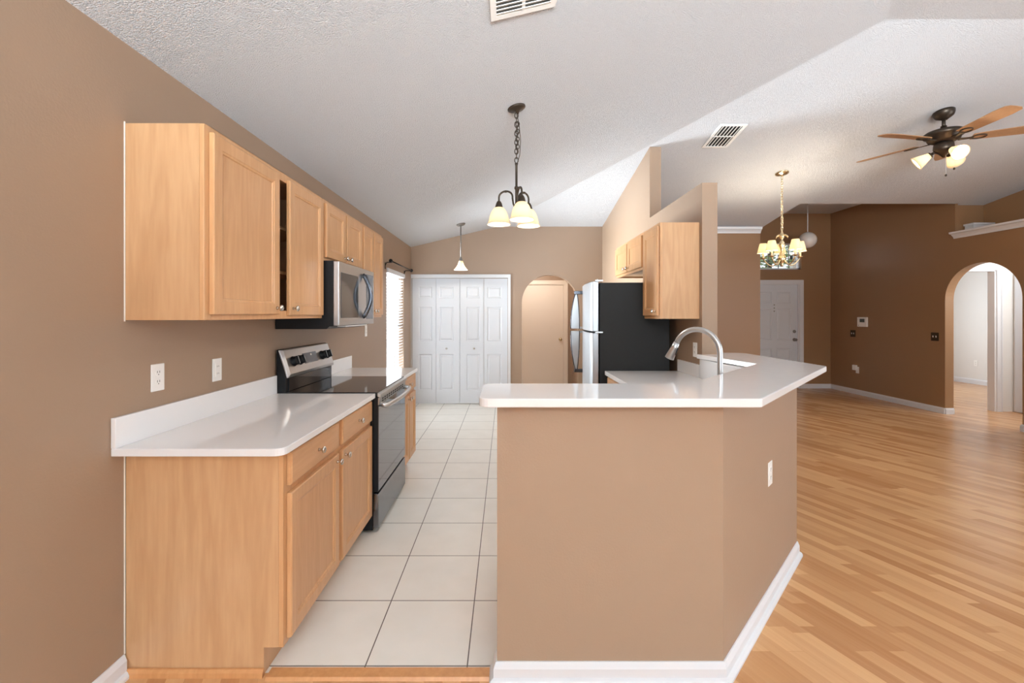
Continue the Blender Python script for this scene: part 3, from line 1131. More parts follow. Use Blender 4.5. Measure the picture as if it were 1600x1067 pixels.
def rr(hx_, hy_, z, r=.05, n=5):
    return [(x, y, z) for x, y in rounded([(-hx_, -hy_), (hx_, -hy_), (hx_, hy_), (-hx_, hy_)], {0: r, 1: r, 2: r, 3: r}, n)]


cm = MB(M_COUNTER, Ms)
cm.loft([rr(.25, .18, .80), rr(.25, .18, 1.0)])
cut(slab_, cm)
m = MB(M_COUNTER)
m.box(1.480, 1.498, 3.425, 3.862, CZ2, 1.008)
m.prism([(1.480, 2.605, CZ2), (1.480, 3.42, CZ2), (1.568, 3.419, CZ2), (1.568, 2.665, CZ2), (1.512, 2.605, CZ2)], (0, 0, 1.055 - CZ2))
m.build('backsplash', ct, .002)
m = MB(M_SINK, Ms)
m.loft([rr(.265, .195, .872), rr(.254, .184, .872), rr(.25, .18, .866), rr(.235, .165, .70, .06), rr(.20, .13, .69, .06)], (False, True))
m.loft([rr(.265, .195, .872), rr(.26, .19, .864), rr(.24, .17, .69, .06), rr(.20, .13, .68, .06)], (False, True))
m.use(M_STEEL)
m.lathe([(.04, .692), (.038, .694), (.001, .693)], (0, 0, 0), 20)
tag(m.build('sink'), 'white undermount sink below the gooseneck faucet', 'sink')

# raised bar top
BZ = 1.090
bt = [(-.098, 1.603), (.917, 1.603), (1.8825, 2.625), (1.8825, 3.50), (1.835, 3.56), (1.622, 3.58), (1.622, 3.415), (1.455, 3.415), (1.547, 2.763), (.80, 1.963), (-.098, 1.963)]
m = MB(M_COUNTER)
m.prism([(x, y, BZ - .032) for x, y in rounded(bt, {0: .05, 10: .05, 1: .01, 2: .015, 9: .16})], (0, 0, .032))
tag(m.build('bar_top', bevel=.004), 'white quartz raised bar top on the angled half wall', 'bar top', 'white countertops')

# faucet
fa = thing('faucet', (FB.x, FB.y, CZ2), 'brushed nickel gooseneck kitchen faucet with pull down head', 'faucet')
m = MB(M_STEEL)
m.lathe([(.028, .0008), (.028, .004), (.024, .010), (.020, .014), (.019, .10), (.0145, .11)], (FB.x, FB.y, CZ2), 24)
m.build('base', fa)
path = [FB + Vector((0, 0, CZ2 + .10)), FB + Vector((0, 0, 1.10)), FB + Vector((0, 0, 1.185))]
rc = .118
for i in range(1, 19):
    a = math.radians(158) * i / 18
    path.append(FB + dn * (rc - rc * math.cos(a)) + Vector((0, 0, 1.192 + rc * 1.02 * math.sin(a))))
m = MB(M_STEEL)
m.tube(path, .0142, 18)
m.build('spout', fa)
e1 = path[-1]
dr = (path[-1] - path[-2]).normalized()
m = MB(M_STEEL)
m.tube([e1, e1 + dr * .004, e1 + dr * .0045, e1 + dr * .03, e1 + dr * .085, e1 + dr * .10, e1 + dr * .101], .016, 20, rads=[.0145, .0145, .0165, .018, .0235, .025, .021])
hd = m.build('spray_head', fa)
m = MB(M_BLACK)
side_ = dr.cross(Vector((dn.y, -dn.x, 0))).normalized()
if side_.z < 0: side_ = -side_
bc = e1 + dr * .055 - dn * .0185
m.tube([bc - dr * .022, bc + dr * .022], .006, 10)
m.build('button', hd)
m = MB(M_STEEL)
m.tube([FB + Vector((0, 0, CZ2 + .06)), FB + dt * .03 + Vector((0, 0, CZ2 + .06)), FB + dt * .085 + Vector((0, 0, CZ2 + .085))], .008, 10)
m.build('lever', fa)

# ------------------------------------------------------------------ range
RY0, RY1 = 2.848, 3.605
rg = thing('range', (-1.13, 3.226, 0), 'stainless and black electric range between the left base cabinets', 'range')
m = MB(M_BLACK)
m.box(XL + .03, -.845, RY0, RY1, .02, .874)
for a in (RY0 + .05, RY1 - .09):
    m.box(XL + .06, XL + .10, a, a + .04, 0, .02)
    m.box(-.93, -.89, a, a + .04, 0, .02)
m.build('body', rg, .002)
m = MB(M_GLASSBLK)
m.box(-1.405, -.815, RY0 - .001, RY1 + .001, .8745, .898)
ck = m.build('cooktop', rg, .004)
m = MB(M_STEEL)
m.prism([(-.8148, RY0, .868), (-.8148, RY0, .893), (-.795, RY0, .886), (-.795, RY0, .866)], (0, RY1 - RY0, 0))
m.build('front_trim', rg, .002)
# back guard
m = MB(M_BLACK)
pf = [(XL + .012, .86), (-1.400, .86), (-1.400, .985), (-1.392, .995), (-1.444, 1.168), (XL + .012, 1.168)]
m.prism([(x, RY0, z) for x, z in pf], (0, RY1 - RY0, 0))
bgd = m.build('back_guard', rg, .003)
m = MB(M_GLASSBLK)
m.box(-1.3995, -1.392, RY0 + .035, RY1 - .035, .90, .985)
m.build('glass_riser', rg, .001)
a_ = Vector((-1.382, 0, .990))
b_v = Vector((-1.438, 0, 1.166))
up = (b_v - a_).normalized()
out = Vector((up.z, 0, -up.x))
Mg = Matrix(((0, out.x, up.x, a_.x), (1, 0, 0, 0), (0, out.z, up.z, a_.z), (0, 0, 0, 1)))    # (along, out, up the face)
hgt = (b_v - a_).length
m = MB(M_STEEL, Mg)
def Lq(i, d): return [(RY0 + i, d, i * .8), (RY1 - i, d, i * .8), (RY1 - i, d, hgt - i * .3), (RY0 + i, d, hgt - i * .3)]
m.loft([Lq(0, -.010), Lq(0, .0), Lq(.022, .012)])
cp = m.build('control_panel', rg, .002)
m = MB(M_DISPLAY, Mg)
m.box(RY0 + .255, RY0 + .475, .012, .0135, .062, .135)
dsp = m.build('display', cp)
dsp['label'] = 'grey glass display'
m = MB(M_PLASTIC, Mg)
m.box(RY0 + .375, RY0 + .395, .0136, .0142, .112, .124)
m.build('display_digit', dsp)
for u in (.085, .175, .545, .635):
    m = MB(M_BLACK, Mg)
    R = Matrix.Rotation(-PI / 2, 3, 'X')
    m.lathe([(.034, 0), (.034, .006), (.030, .009), (.028, .030), (.001, .031)], (RY0 + u + .02, .012, .095), 24, R)
    m.box(RY0 + u + .011, RY0 + u + .029, .034, .052, .067, .123)
    kb = m.build('knob', cp, .002)
    kb['label'] = 'black knob with steel edge'
    m = MB(M_STEEL, Mg)
    m.box(RY0 + u + .018, RY0 + u + .022, .0521, .0535, .070, .120)
    m.build('pointer', kb)
# oven door, vents, handle, drawer
m = MB(M_BLACK)
m.box(-.844, -.812, RY0 + .003, RY1 - .003, .262, .862)
od = m.build('oven_door', rg, .003)
m = MB(M_OVENGLASS)
m.box(-.8118, -.808, RY0 + .006, RY1 - .006, .268, .815)
m.build('glass_panel', od, .001)
m = MB(M_STEEL)
m.box(-.8118, -.806, RY0 + .004, RY1 - .004, .817, .861)
m.use(M_SLOT)
for i in range(11):
    for zz in (.830, .845):
        y_ = RY0 + .075 + i * .056
        m.box(-.8062, -.8054, y_, y_ + .036, zz - .0045, zz + .0045)
m.build('vent_strip', od)
m = MB(M_STEEL)
pts = [(-.806, RY0 + .03, .818), (-.775, RY0 + .03, .812)]
for i in range(13):
    t = i / 12
    pts.append((-.765 - .0 * t + .018 * math.sin(PI * t), RY0 + .035 + t * (RY1 - RY0 - .07), .808 - .004 * math.sin(PI * t)))
pts += [(-.775, RY1 - .03, .812), (-.806, RY1 - .03, .818)]
m.tube(pts, .013, 12, flat=1.25)
m.build('handle', od)
m = MB(M_STEEL)
m.use(M_DKSTEEL)
m.box(-.844, -.808, RY0 + .003, RY1 - .003, .035, .250)
m.build('drawer', rg, .003)

# ------------------------------------------------------------------ microwave
mw = thing('microwave', (-1.27, 3.226, 1.315), 'stainless over the range microwave hung below short maple cabinet', 'microwave')
m = MB(M_BLACK)
pf = [(XL + .005, 1.300), (-1.14, 1.300), (-1.12, 1.318), (-1.096, 1.318), (-1.096, 1.736), (XL + .005, 1.736)]
m.prism([(x, RY0 + .001, z) for x, z in pf], (0, RY1 - RY0 - .002, 0))
m.build('case', mw, .002)
m = MB(M_STEEL)
m.box(-1.0955, -1.060, RY0 + .001, RY1 - .001, 1.322, 1.733)
md_ = m.build('door', mw, .004)
m = MB(M_MWGLASS)
m.box(-1.0598, -1.0575, RY0 + .035, RY0 + .37, 1.370, 1.665)
m.build('window', md_, .001)
m = MB(M_DISPLAY)
m.box(-1.0598, -1.0580, RY0 + .56, RY1 - .03, 1.36, 1.70)
m.build('control_panel', mw)
m = MB(M_DKHANDLE)
pts = [(-1.06, RY0 + .475, 1.375), (-1.045, RY0 + .475, 1.385)]
for i in range(1, 12):
    t = i / 12
    pts.append((-1.045 + .045 * math.sin(PI * t), RY0 + .475, 1.385 + .29 * t))
pts += [(-1.045, RY0 + .475, 1.675), (-1.06, RY0 + .475, 1.685)]
m.tube(pts, .011, 12, flat=1.5)
m.build('handle', md_)
m = MB(M_PLASTIC)
m.box(-1.15, -1.07, RY0 + .15, RY1 - .15, 1.311, 1.3175)
m.build('task_light', mw)

# ------------------------------------------------------------------ refrigerator
FY0, FY1 = 3.872, 4.632                      # in its own frame; the unit stands turned a few degrees from the wall
PV = Vector((.822, 3.914, 0))
MF = Matrix.Translation(PV) @ Matrix.Rotation(math.radians(-3.4), 4, 'Z') @ Matrix.Translation(Vector((-.822, -FY0, 0)))
fr = thing('refrigerator', (1.1, 4.25, 0), 'top freezer refrigerator with stainless doors and black side', 'refrigerator')
m = MB(M_FRIDGE_SIDE, MF)
m.box(.822, 1.420, FY0, FY1, .03, 1.672)
for a in (FY0 + .06, FY1 - .10):
    m.box(.86, .90, a, a + .04, 0, .03)
    m.box(1.36, 1.40, a, a + .04, 0, .03)
m.build('body', fr, .004)
m = MB(M_BLACK, MF)
m.box(.79, .821, FY0 + .02, FY1 - .02, .03, .095)
m.build('kick_grille', fr)


def fridge_door(name, z0, z1):
    m = MB(M_FRIDGE_STEEL, MF)
    x1, xs_, bow = .814, .760, .024
    pts_ = [(x1, FY0 + .002), (xs_ + .006, FY0 + .002)]
    for i in range(13):
        t = i / 12
        pts_.append((xs_ - bow * math.sin(PI * t) ** .6, FY0 + .004 + t * (FY1 - FY0 - .008)))
    pts_ += [(xs_ + .006, FY1 - .002), (x1, FY1 - .002)]
    m.prism([(x, y, z0) for x, y in pts_], (0, 0, z1 - z0))
    return m.build(name, fr, .006, 3)


fz = fridge_door('freezer_door', 1.245, 1.684)
fdr = fridge_door('refrigerator_door', .10, 1.232)


def fridge_handle(parent, zi, zo):
    """Leaf-shaped handle: widest at the gap between the doors, tapering to the outer end, held off the door at both ends."""
    hy = 4.515
    outer, inner = [], []
    for i in range(11):
        t = i / 10
        z = zi + (zo - zi) * t
        outer.append((.628 + .044 * t ** 2.3, z))
        inner.append((.712 - .022 * t ** 2.3, z))
    m = MB(M_FRIDGE_STEEL, MF)
    m.prism([(x, hy, z) for x, z in outer + inner[::-1]], (0, .030, 0))
    d = (zo - zi) / abs(zo - zi)
    m.box(.70, .752, hy + .002, hy + .028, min(zi, zi + d * .02), max(zi, zi + d * .02))
    h = m.build('handle', parent, .003)
    m = MB(M_DKHANDLE, MF)
    m.tube([(x - .002, hy + .004, z) for x, z in outer], .005, 8)
    m.tube([(x + .002, hy + .004, z) for x, z in inner], .005, 8)
    m.build('grip_edge', h)
    m = MB(M_DKHANDLE, MF)
    m.box(.660, .752, hy - .003, hy + .033, min(zo, zo + d * .035), max(zo, zo + d * .035))
    m.build('end_cap', h, .004)


fridge_handle(fz, 1.250, 1.60)
fridge_handle(fdr, 1.228, .84)
for z in (1.232, 1.684):
    m = MB(M_STEEL, MF)
    m.box(.785, .850, FY0 - .004, FY0 + .03, z + .0005, z + .0125)
    m.cyl((.805, FY0 + .004, z - .01), (.805, FY0 + .004, z + .02), .007, 10)
    m.build('hinge', fr, .001)


# ------------------------------------------------------------------ outlets, switches and devices
def frame_at(pos, n):
    n = Vector(n).normalized()
    u = Vector((0, 0, 1)).cross(n).normalized()
    return Matrix(((u.x, n.x, 0, pos[0]), (u.y, n.y, 0, pos[1]), (0, 0, 1, pos[2]), (0, 0, 0, 1)))


def outlet(pos, n, label, group, deco=False):
    M = frame_at(pos, n)
    o = thing('wall_outlet', pos, label, 'outlet', group)
    m = MB(M_PLASTIC, M)
    m.box(-.035, .035, .0005, .006, -.057, .057)
    m.build('plate', o, .002)
    if deco:
        m = MB(M_PLASTIC, M)
        m.box(-.0165, .0165, .006, .0085, -.033, .033)
        m.use(M_SLOT)
        for z in (-.018, .018):
            for x in (-.006, .006):
                m.box(x - .0012, x + .0012, .0085, .0088, z - .004, z + .004)
        m.build('socket', o)
        return
    for z in (-.0195, .0195):
        m = MB(M_PLASTIC, M)
        m.loft([rr2(z, .0055, .0165, .0135), rr2(z, .0075, .016, .013)])
        m.use(M_SLOT)
        for x in (-.006, .006):
            m.box(x - .0012, x + .0012, .0075, .0079, z - .001, z + .008)
        m.box(-.002, .002, .0075, .0079, z - .009, z - .005)
        m.build('socket', o)


def rr2(z, y, a, b_):
    return [(a * math.cos(2 * PI * i / 16), y, z + b_ * math.sin(2 * PI * i / 16)) for i in range(16)]


G_O = 'white wall outlets'
outlet((XL, 1.887, 1.127), (1, 0, 0), 'white duplex outlet above left counter, nearer to camera', G_O)
outlet((XL, 2.275, 1.112), (1, 0, 0), 'white outlet above left counter, beside the range', G_O, True)
outlet((XL, 4.70, 1.222), (1, 0, 0), 'small white outlet on left wall beyond the microwave', G_O, True)
outlet((XR, 3.54, 1.115), (-1, 0, 0), 'white outlet beside the low tan wall end behind faucet', G_O)
outlet((1.283, 2.181, .62), (.717, -.697, 0), 'white outlet low on the angled face of half wall', G_O)
outlet((9.45, 9.0, .42), (-1, 0, 0), 'white outlet on bedroom wall seen through right arch', G_O)


def switch(pos, label):
    M = frame_at(pos, (-1, 0, 0))
    o = thing('light_switch', pos, label, 'light switch', 'bronze switch plates')
    m = MB(M_PLATE, M)
    m.box(-.058, .058, .0005, .006, -.060, .060)
    m.build('plate', o, .003)
    for x in (-.023, .023):
        m = MB(M_PLASTIC, M)
        m.prism([(x - .005, .006, -.012), (x + .005, .006, -.012), (x + .005, .006, .012), (x - .005, .006, .012)], (0, .006, .004))
        m.build('toggle', o)


switch((XW, XW * 700 / (1333 - 790), 1.39 - 29 * (XW * 700 / 543) / 700), 'bronze double switch plate below the thermostat')
switch((XW, XW * 700 / (1461 - 790), 1.39 - 34 * (XW * 700 / 671) / 700), 'bronze double switch plate beside the right arch')
ty = XW * 700 / (1349 - 790)
tz = 1.39 - 11 * ty / 700
M = frame_at((XW, ty, tz), (-1, 0, 0))
th = thing('thermostat', (XW, ty, tz), 'white thermostat on brown wall', 'thermostat')
m = MB(M_PLASTIC, M)
m.box(-.105, .105, .0005, .028, -.083, .083)
m.build('housing', th, .008, 3)
m = MB(M_SCREEN, M)
m.box(-.045, .060, .028, .0295, -.005, .055)
m.build('screen', th)
m = MB(M_SLOT, M)
m.box(-.075, -.065, .028, .030, -.062, -.052)
m.build('button', th)
py_ = XW * 700 / (1340 - 790)
pz_ = 1.39 - 86 * py_ / 700
M = frame_at((XW, py_, pz_), (-1, 0, 0))
pg = thing('wall_outlet', (XW, py_, pz_), 'white outlet with plugged in adapter low on brown wall', 'outlet', G_O)
m = MB(M_PLASTIC, M)
m.box(-.035, .035, .0005, .006, -.057, .057)
m.build('plate', pg, .002)
m = MB(M_PLASTIC, M)
m.box(-.07, .005, .006, .045, -.005, .085)
m.build('socket', pg, .006)


# ------------------------------------------------------------------ ceiling vents
def slope_frame(x, y, rot=0.0):
    e = .01
    z = ceil_z(x, y)
    dx = Vector((e, 0, ceil_z(x + e, y) - z)).normalized()
    n = dx.cross(Vector((0, e, ceil_z(x, y + e) - z))).normalized()
    dy = n.cross(dx)
    M = Matrix(((dx.x, dy.x, n.x, x), (dx.y, dy.y, n.y, y), (dx.z, dy.z, n.z, z), (0, 0, 0, 1)))
    return M


def vent(x, y, hw, hh, label, split):
    M = slope_frame(x, y)
    o = thing('ceiling_vent', (x, y, ceil_z(x, y)), label, 'air vent', 'white ceiling vents')
    m = MB(M_PLASTIC, M)
    b_ = .028
    for a0, a1, c0, c1 in ((-hw, hw, -hh, -hh + b_), (-hw, hw, hh - b_, hh), (-hw, -hw + b_, -hh + b_, hh - b_), (hw - b_, hw, -hh + b_, hh - b_)):
        m.box(a0, a1, c0, c1, -.010, -.001)
    if split == 'x':
        m.box(-.008, .008, -hh + b_, hh - b_, -.010, -.001)
    else:
        m.box(-hw + b_, hw - b_, -.006, .006, -.010, -.001)
    m.build('frame', o, .002)
    m = MB(M_PEWTER if split == 'x' else M_DARK, M)
    m.box(-hw + .02, hw - .02, -hh + .02, hh - .02, -.002, -.0012)
    m.build('duct', o)
    n = int(round((2 * hh - 2 * b_) / .026)) if split == 'x' else int(round((2 * hw - 2 * b_) / .034))
    for i in range(n):
        m = MB(M_PLASTIC, M)
        if split == 'x':
            c0 = -hh + b_ + (i + .5) * (2 * hh - 2 * b_) / n
            m.prism([(-hw + b_, c0 - .011, -.012), (-hw + b_, c0 + .008, -.004), (-hw + b_, c0 + .009, -.006), (-hw + b_, c0 - .010, -.014)], (2 * hw - 2 * b_, 0, 0))
        else:
            c0 = -hw + b_ + (i + .5) * (2 * hw - 2 * b_) / n
            m.prism([(c0 - .010, -hh + b_, -.012), (c0 + .006, -hh + b_, -.004), (c0 + .007, -hh + b_, -.006), (c0 - .009, -hh + b_, -.014)], (0, 2 * hh - 2 * b_, 0))
        m.build('slat', o)


vent(.08, 1.945, .155, .155, 'large white ceiling vent at top of photo above the kitchen', 'x')
vent(2.17, 4.46, .13, .21, 'white ceiling vent with slats near the low wall ledge', 'y')


# ------------------------------------------------------------------ lamps
def chain(m, a, b_, link=.034, r=.0028, wdt=.011):
    a, b_ = Vector(a), Vector(b_)
    d = b_ - a
    n = max(2, int(d.length / (link * .78)))
    for i in range(n):
        c0 = a + d * ((i + .5) / n)
        ax = Vector((1, 0, 0)) if i % 2 == 0 else Vector((0, 1, 0))
        pts_ = []
        for q in range(12):
            t = 2 * PI * q / 12
            pts_.append(c0 + ax * (wdt * math.cos(t)) + Vector((0, 0, 1)) * (link * .55 * math.sin(t)))
        m.tube(pts_, r, 6, wrap=True)


def rot_of(M):
    return M.to_3x3()


# dark three-arm chandelier over the kitchen
kx, ky = .074, 3.06
kz = ceil_z(kx, ky)
kc = thing('chandelier', (kx, ky, 2.0), 'dark bronze three arm chandelier with frosted bell shades over the kitchen', 'chandelier')
m = MB(M_BRONZE)
Rn = rot_of(slope_frame(kx, ky))
m.lathe([(.062, -.001), (.062, -.008), (.05, -.016), (.036, -.020), (.014, -.026), (.006, -.045)], (kx, ky, kz), 28, Rn)
m.build('canopy', kc)
m = MB(M_BRONZE)
chain(m, (kx, ky, kz - .04), (kx, ky, 2.43), .036, .0035, .012)
chain(m, (kx + .008, ky, kz - .10), (kx + .006, ky, 2.50), .032, .0032, .012)
m.build('chain', kc)
m = MB(M_BRONZE)
m.tube([(kx, ky, kz - .03), (kx + .018, ky, kz - .12), (kx + .028, ky, 2.58), (kx + .022, ky, 2.48), (kx + .004, ky, 2.42)], .0028, 6)
m.build('cord', kc)
m = MB(M_BRONZE)
m.lathe([(.001, .43), (.012, .425), (.008, .41), (.008, .27), (.014, .262), (.014, .25), (.009, .245), (.009, .12), (.018, .11), (.014, .095), (.001, .085)], (kx, ky, 2.0), 16)
m.build('stem', kc)
BELL = [(.024, .120), (.034, .114), (.044, .102), (.054, .084), (.062, .062), (.068, .040), (.073, .020), (.082, .003), (.082, .0), (.078, .001), (.068, .021), (.063, .041), (.057, .062), (.049, .083), (.039, .100), (.022, .113)]
for k_ in range(3):
    ang = math.radians(165 + 120 * k_)
    dx_, dy_ = math.cos(ang), math.sin(ang)
    def at(r, z): return (kx + dx_ * r, ky + dy_ * r, z)
    m = MB(M_BRONZE)
    pts_ = [at(.008, 2.12), at(.022, 2.15), at(.028, 2.19)]
    for i in range(0, 13):
        a = PI - PI * i / 12
        pts_.append(at(.076 + .048 * math.cos(a), 2.20 + .040 * math.sin(a)))
    pts_ += [at(.124, 2.17), at(.124, 2.15)]
    m.tube(pts_, .0065, 10)
    m.lathe([(.010, .012), (.012, .006), (.010, 0)], at(.076, 2.232), 12)
    arm = m.build('arm', kc)
    m = MB(M_BRONZE)
    m.lathe([(.008, .052), (.014, .046), (.020, .034), (.026, .012), (.027, 0), (.022, -.002)], at(.124, 2.125), 18)
    m.build('socket', arm)
    m = MB(M_SHADE)
    m.lathe(BELL, at(.124, 2.012), 28, caps=(False, False))
    sh_ = m.build('shade', kc)
    m = MB(M_BULB)
    m.ball(at(.124, 2.075), .022, 14, 1.3)
    m.build('bulb', sh_)
    point('kitchen_chandelier_light', at(.124, 2.035), 4.0, (1, .92, .82), .008)

# small pendant in front of the closet
px_, py2 = -.617, 6.17
pz2 = ceil_z(px_, py2)
pd = thing('pendant_light', (px_, py2, 2.0), 'small single pendant light hanging in front of closet doors', 'pendant light')
m = MB(M_PEWTER)
m.lathe([(.062, -.001), (.062, -.010), (.048, -.022), (.012, -.028)], (px_, py2, pz2), 24, rot_of(slope_frame(px_, py2)))
m.build('canopy', pd)
m = MB(M_PEWTER)
m.cyl((px_, py2, pz2 - .02), (px_, py2, 2.17), .008, 10)
m.ball((px_, py2, 2.38), .013, 10)
m.build('stem', pd)
m = MB(M_PEWTER)
m.lathe([(.010, .06), (.016, .05), (.024, .02), (.030, .0)], (px_, py2, 2.125), 18)
m.build('socket', pd)
m = MB(M_SHADE)
m.lathe([(.028, .125), (.032, .11), (.045, .07), (.070, .032), (.096, .0), (.092, .001), (.066, .034), (.041, .071), (.026, .112)], (px_, py2, 2.008), 28, caps=(False, False))
sh_ = m.build('shade', pd)
m = MB(M_BULB)
m.ball((px_, py2, 2.07), .022, 12, 1.3)
m.build('bulb', sh_)
point('pendant_bulb_light', (px_, py2, 2.03), 9.0, (1, .94, .86), .008)

# brass chandelier in the dining area
dx0, dy0 = 3.22, 5.22
dz0 = ceil_z(dx0, dy0)
dc = thing('chandelier', (dx0, dy0, 1.95), 'brass candle chandelier with cream cloth shades in the dining area', 'chandelier')
m = MB(M_BRASS)
m.lathe([(.072, -.001), (.070, -.012), (.05, -.022), (.012, -.03), (.006, -.05)], (dx0, dy0, dz0), 26, rot_of(slope_frame(dx0, dy0)))
m.build('canopy', dc)
m = MB(M_BRASS)
chain(m, (dx0, dy0, dz0 - .045), (dx0, dy0, 2.385), .036, .0035, .011)
m.build('chain', dc)
m = MB(M_BRASS)
m.lathe([(.001, .43), (.012, .425), (.008, .40), (.018, .375), (.034, .345), (.016, .32), (.012, .30), (.028, .27), (.034, .24), (.018, .20), (.014, .17), (.028, .13), (.040, .10), (.044, .08), (.030, .045), (.014, .025), (.020, .010), (.001, -.01)], (dx0, dy0, 1.96), 20)
m.build('column', dc)
m = MB(M_BRASS)
for k_ in range(6):
    a = 2 * PI * k_ / 6
    p0 = Vector((dx0, dy0, 2.30))
    r_ = Vector((math.cos(a), math.sin(a), 0))
    m.tube([p0 + r_ * .012, p0 + r_ * .035 + Vector((0, 0, .02)), p0 + r_ * .06 + Vector((0, 0, .005)), p0 + r_ * .07 + Vector((0, 0, -.015))], .006, 6, rads=[.006, .010, .007, .002])
m.build('leaf_crown', dc)
for k_ in range(5):
    ang = math.radians(-8 + 72 * k_)
    ux, uy = math.cos(ang), math.sin(ang)
    def at(r, z): return (dx0 + ux * r, dy0 + uy * r, z)
    m = MB(M_BRASS)
    pts_ = []
    for i in range(15):
        t = i / 14
        pts_.append(at(.03 + .165 * t, 2.045 - .085 * math.sin(PI * (t ** .8) * .9) + .035 * t * t))
    m.tube(pts_, .0065, 8)
    ex = pts_[-1]
    m.lathe([(.006, -.004), (.034, .010), (.036, .014), (.012, .012)], ex, 16)
    arm = m.build('arm', dc)
    m = MB(M_CANDLE)
    m.cyl((ex[0], ex[1], ex[2] + .012), (ex[0], ex[1], ex[2] + .085), .0115, 12)
    m.build('candle_sleeve', arm)
    m = MB(M_CLOTHSHADE)
    zb_ = ex[2] + .072
    m.lathe([(.066, 0), (.060, .02), (.038, .115), (.036, .115), (.058, .02), (.064, 0)], (ex[0], ex[1], zb_), 24, caps=(False, False))
    sh_ = m.build('shade', dc)
    m = MB(M_BULB)
    m.ball((ex[0], ex[1], zb_ + .045), .014, 10, 1.8)
    m.build('bulb', sh_)
    point('dining_chandelier_light', (ex[0], ex[1], zb_ + .09), 5.0, (1, .88, .70), .012)

# globe pendant in the foyer
gx, gy, gz = 5.057, 7.5, 2.643
gp = thing('pendant_light', (gx, gy, gz), 'white globe pendant light hanging in the dark foyer', 'pendant light')
m = MB(M_TRIM)
m.lathe([(.06, 0), (.055, -.018), (.012, -.025)], (gx, gy, 3.309), 20)
m.build('canopy', gp)
m = MB(M_TRIM)
m.cyl((gx, gy, 3.29), (gx, gy, gz + .125), .007, 8)
m.build('stem', gp)
m = MB(M_GLOBE)
prof = [(.133 * math.sin(PI * i / 16), -.133 * math.cos(PI * i / 16)) for i in range(17)]
m.lathe(prof, (gx, gy, gz), 28)
m.build('globe', gp)

# ceiling fan
fx, fy = 3.98, 4.07
fz0 = ceil_z(fx, fy)
cf = thing('ceiling_fan', (fx, fy, 2.75), 'bronze ceiling fan with five oak blades and lit glass shades', 'ceiling fan')
m = MB(M_BRONZE)
m.lathe([(.078, -.001), (.076, -.020), (.066, -.045), (.048, -.058), (.030, -.070), (.020, -.078)], (fx, fy, fz0), 30, rot_of(slope_frame(fx, fy)))
m.build('canopy', cf)
m = MB(M_BRONZE)
m.cyl((fx, fy, fz0 - .05), (fx, fy, 3.07), .014, 14)
m.lathe([(.022, .04), (.024, .01), (.034, 0)], (fx, fy, 3.065), 18)
m.build('downrod', cf)
m = MB(M_BRONZE)
m.lathe([(.030, .070), (.060, .066), (.125, .050), (.145, .034), (.148, .018), (.138, .004), (.120, -.008), (.112, -.030), (.085, -.045), (.070, -.050), (.001, -.052)], (fx, fy, 3.005), 36)
m.build('motor', cf)
m = MB(M_BRONZE)
m.lathe([(.050, .03), (.070, .01), (.074, -.03), (.066, -.055), (.040, -.07), (.020, -.095), (.008, -.11), (.001, -.112)], (fx, fy, 2.93), 28)
hub = m.build('light_kit', cf)
BZf = 2.975
for k_ in range(5):
    ang = math.radians(46 + 72 * k_)
    Rz = Matrix.Translation((fx, fy, BZf)) @ Matrix.Rotation(ang, 4, 'Z') @ Matrix.Rotation(math.radians(-11), 4, 'X')
    m = MB(M_BLADE, Rz)
    out_ = [(.19, -.048), (.26, -.056), (.56, -.070), (.645, -.062), (.668, -.040), (.672, 0)]
    out_ += [(x, -y) for x, y in out_[-2::-1]]
    m.prism([(x, y, 0) for x, y in out_], (0, 0, .006))
    bd = m.build('blade', cf, .0015)
    m = MB(M_BRONZE, Rz)
    m.prism([(.10, -.018, -.010), (.17, -.012, -.010), (.17, .012, -.010), (.10, .018, -.010)], (0, 0, .006))
    ring = [(.235 + .050 * math.cos(2 * PI * i / 18), .032 * math.sin(2 * PI * i / 18), -.005) for i in range(18)]
    m.tube(ring, .0055, 6, wrap=True)
    m.prism([(.165, -.012, -.010), (.20, -.018, -.008), (.20, .018, -.008), (.165, .012, -.010)], (0, 0, .006))
    m.build('blade_iron', bd)
TUL = [(.024, .0), (.028, .010), (.036, .035), (.048, .065), (.056, .090), (.068, .115), (.065, .116), (.053, .092), (.045, .066), (.033, .036), (.022, .006)]
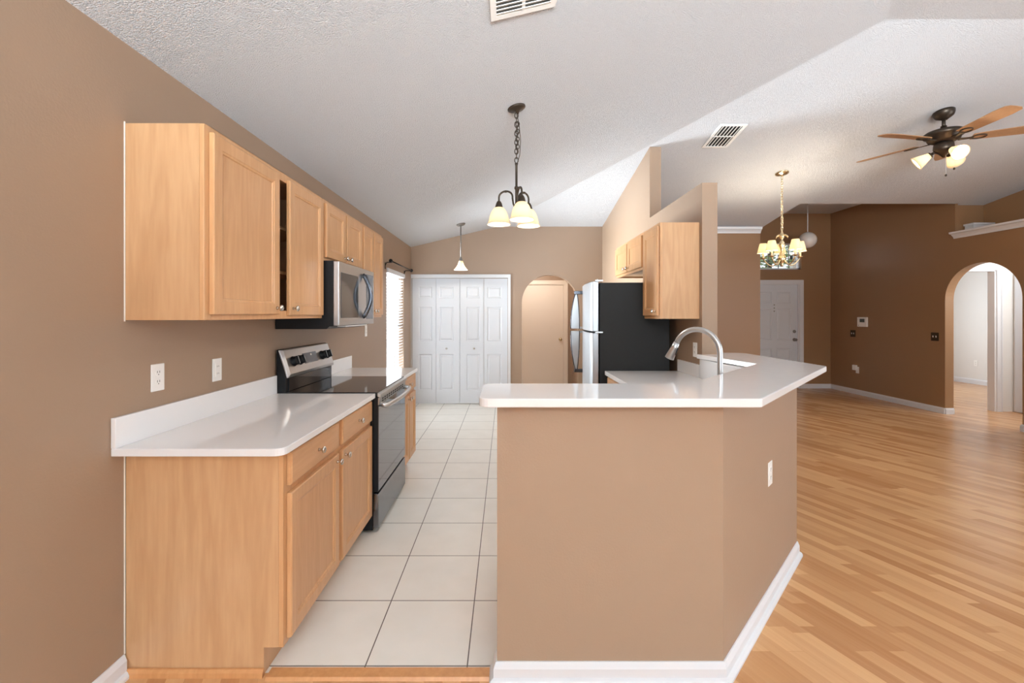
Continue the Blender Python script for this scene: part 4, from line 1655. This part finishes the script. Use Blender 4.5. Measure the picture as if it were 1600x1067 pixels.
for k_ in range(3):
    ang = math.radians(20 + 120 * k_)
    ux, uy = math.cos(ang), math.sin(ang)
    p0 = Vector((fx + ux * .05, fy + uy * .05, 2.885))
    ax = Vector((ux * math.sin(math.radians(58)), uy * math.sin(math.radians(58)), -math.cos(math.radians(58)))).normalized()
    p1 = p0 + ax * .035
    m = MB(M_BRONZE)
    m.tube([p0, p1], .012, 10)
    q = Vector((0, 0, 1)).rotation_difference(ax).to_matrix()
    m.lathe([(.014, 0), (.026, .006), (.027, .016), (.022, .017)], p1, 16, q)
    m.build('lamp_holder', hub)
    m = MB(M_FANSHADE)
    m.lathe(TUL, p1 + ax * .012, 24, q, caps=(False, False))
    sh_ = m.build('shade', cf)
    m = MB(M_BULB)
    m.ball(p1 + ax * .050, .018, 12)
    m.build('bulb', sh_)
    point('fan_light', p1 + ax * .085, 15.0, (1, .90, .76), .014)
for ox, zz in ((.0, 2.66), (.075, 2.72)):
    m = MB(M_PLASTIC)
    m.cyl((fx + ox, fy - .02, 2.86), (fx + ox, fy - .02, zz), .0012, 6)
    pc = m.build('pull_chain', cf)
    m = MB(M_BRONZE)
    m.ball((fx + ox, fy - .02, zz - .008), .0085, 12, 1.3)
    m.build('fob', pc)

# the hall's own lamp behind the kitchen arch
hl = thing('ceiling_lamp', (.5, 7.8, 2.36), 'flush ceiling lamp in the hall behind the kitchen arch', 'ceiling lamp')
m = MB(M_BRASS)
m.lathe([(.13, 0), (.13, -.02), (.11, -.025)], (.5, 7.8, 2.439), 24)
m.build('pan', hl)
m = MB(M_SHADE)
m.lathe([(.12, -.021), (.11, -.05), (.07, -.08), (.001, -.09)], (.5, 7.8, 2.439), 24)
m.build('shade', hl)
point('hall_lamp_light', (.5, 7.55, 2.2), 26, (1, .87, .74), .09)

# unseen lamp added to brighten the vestibule behind the right arch
vl = thing('ceiling_lamp', (6.8, 5.4, 2.3), 'added unseen fill lamp in the vestibule behind the right arch', 'ceiling lamp')
m = MB(M_BRASS)
m.lathe([(.13, 0), (.13, -.02), (.11, -.025)], (6.8, 5.4, 2.379), 24)
m.build('pan', vl)
m = MB(M_SHADE)
m.lathe([(.12, -.021), (.11, -.05), (.07, -.08), (.001, -.09)], (6.8, 5.4, 2.379), 24)
m.build('shade', vl)
point('vestibule_fill_light', (6.8, 5.4, 2.2), 30, (.92, .96, 1), .08)
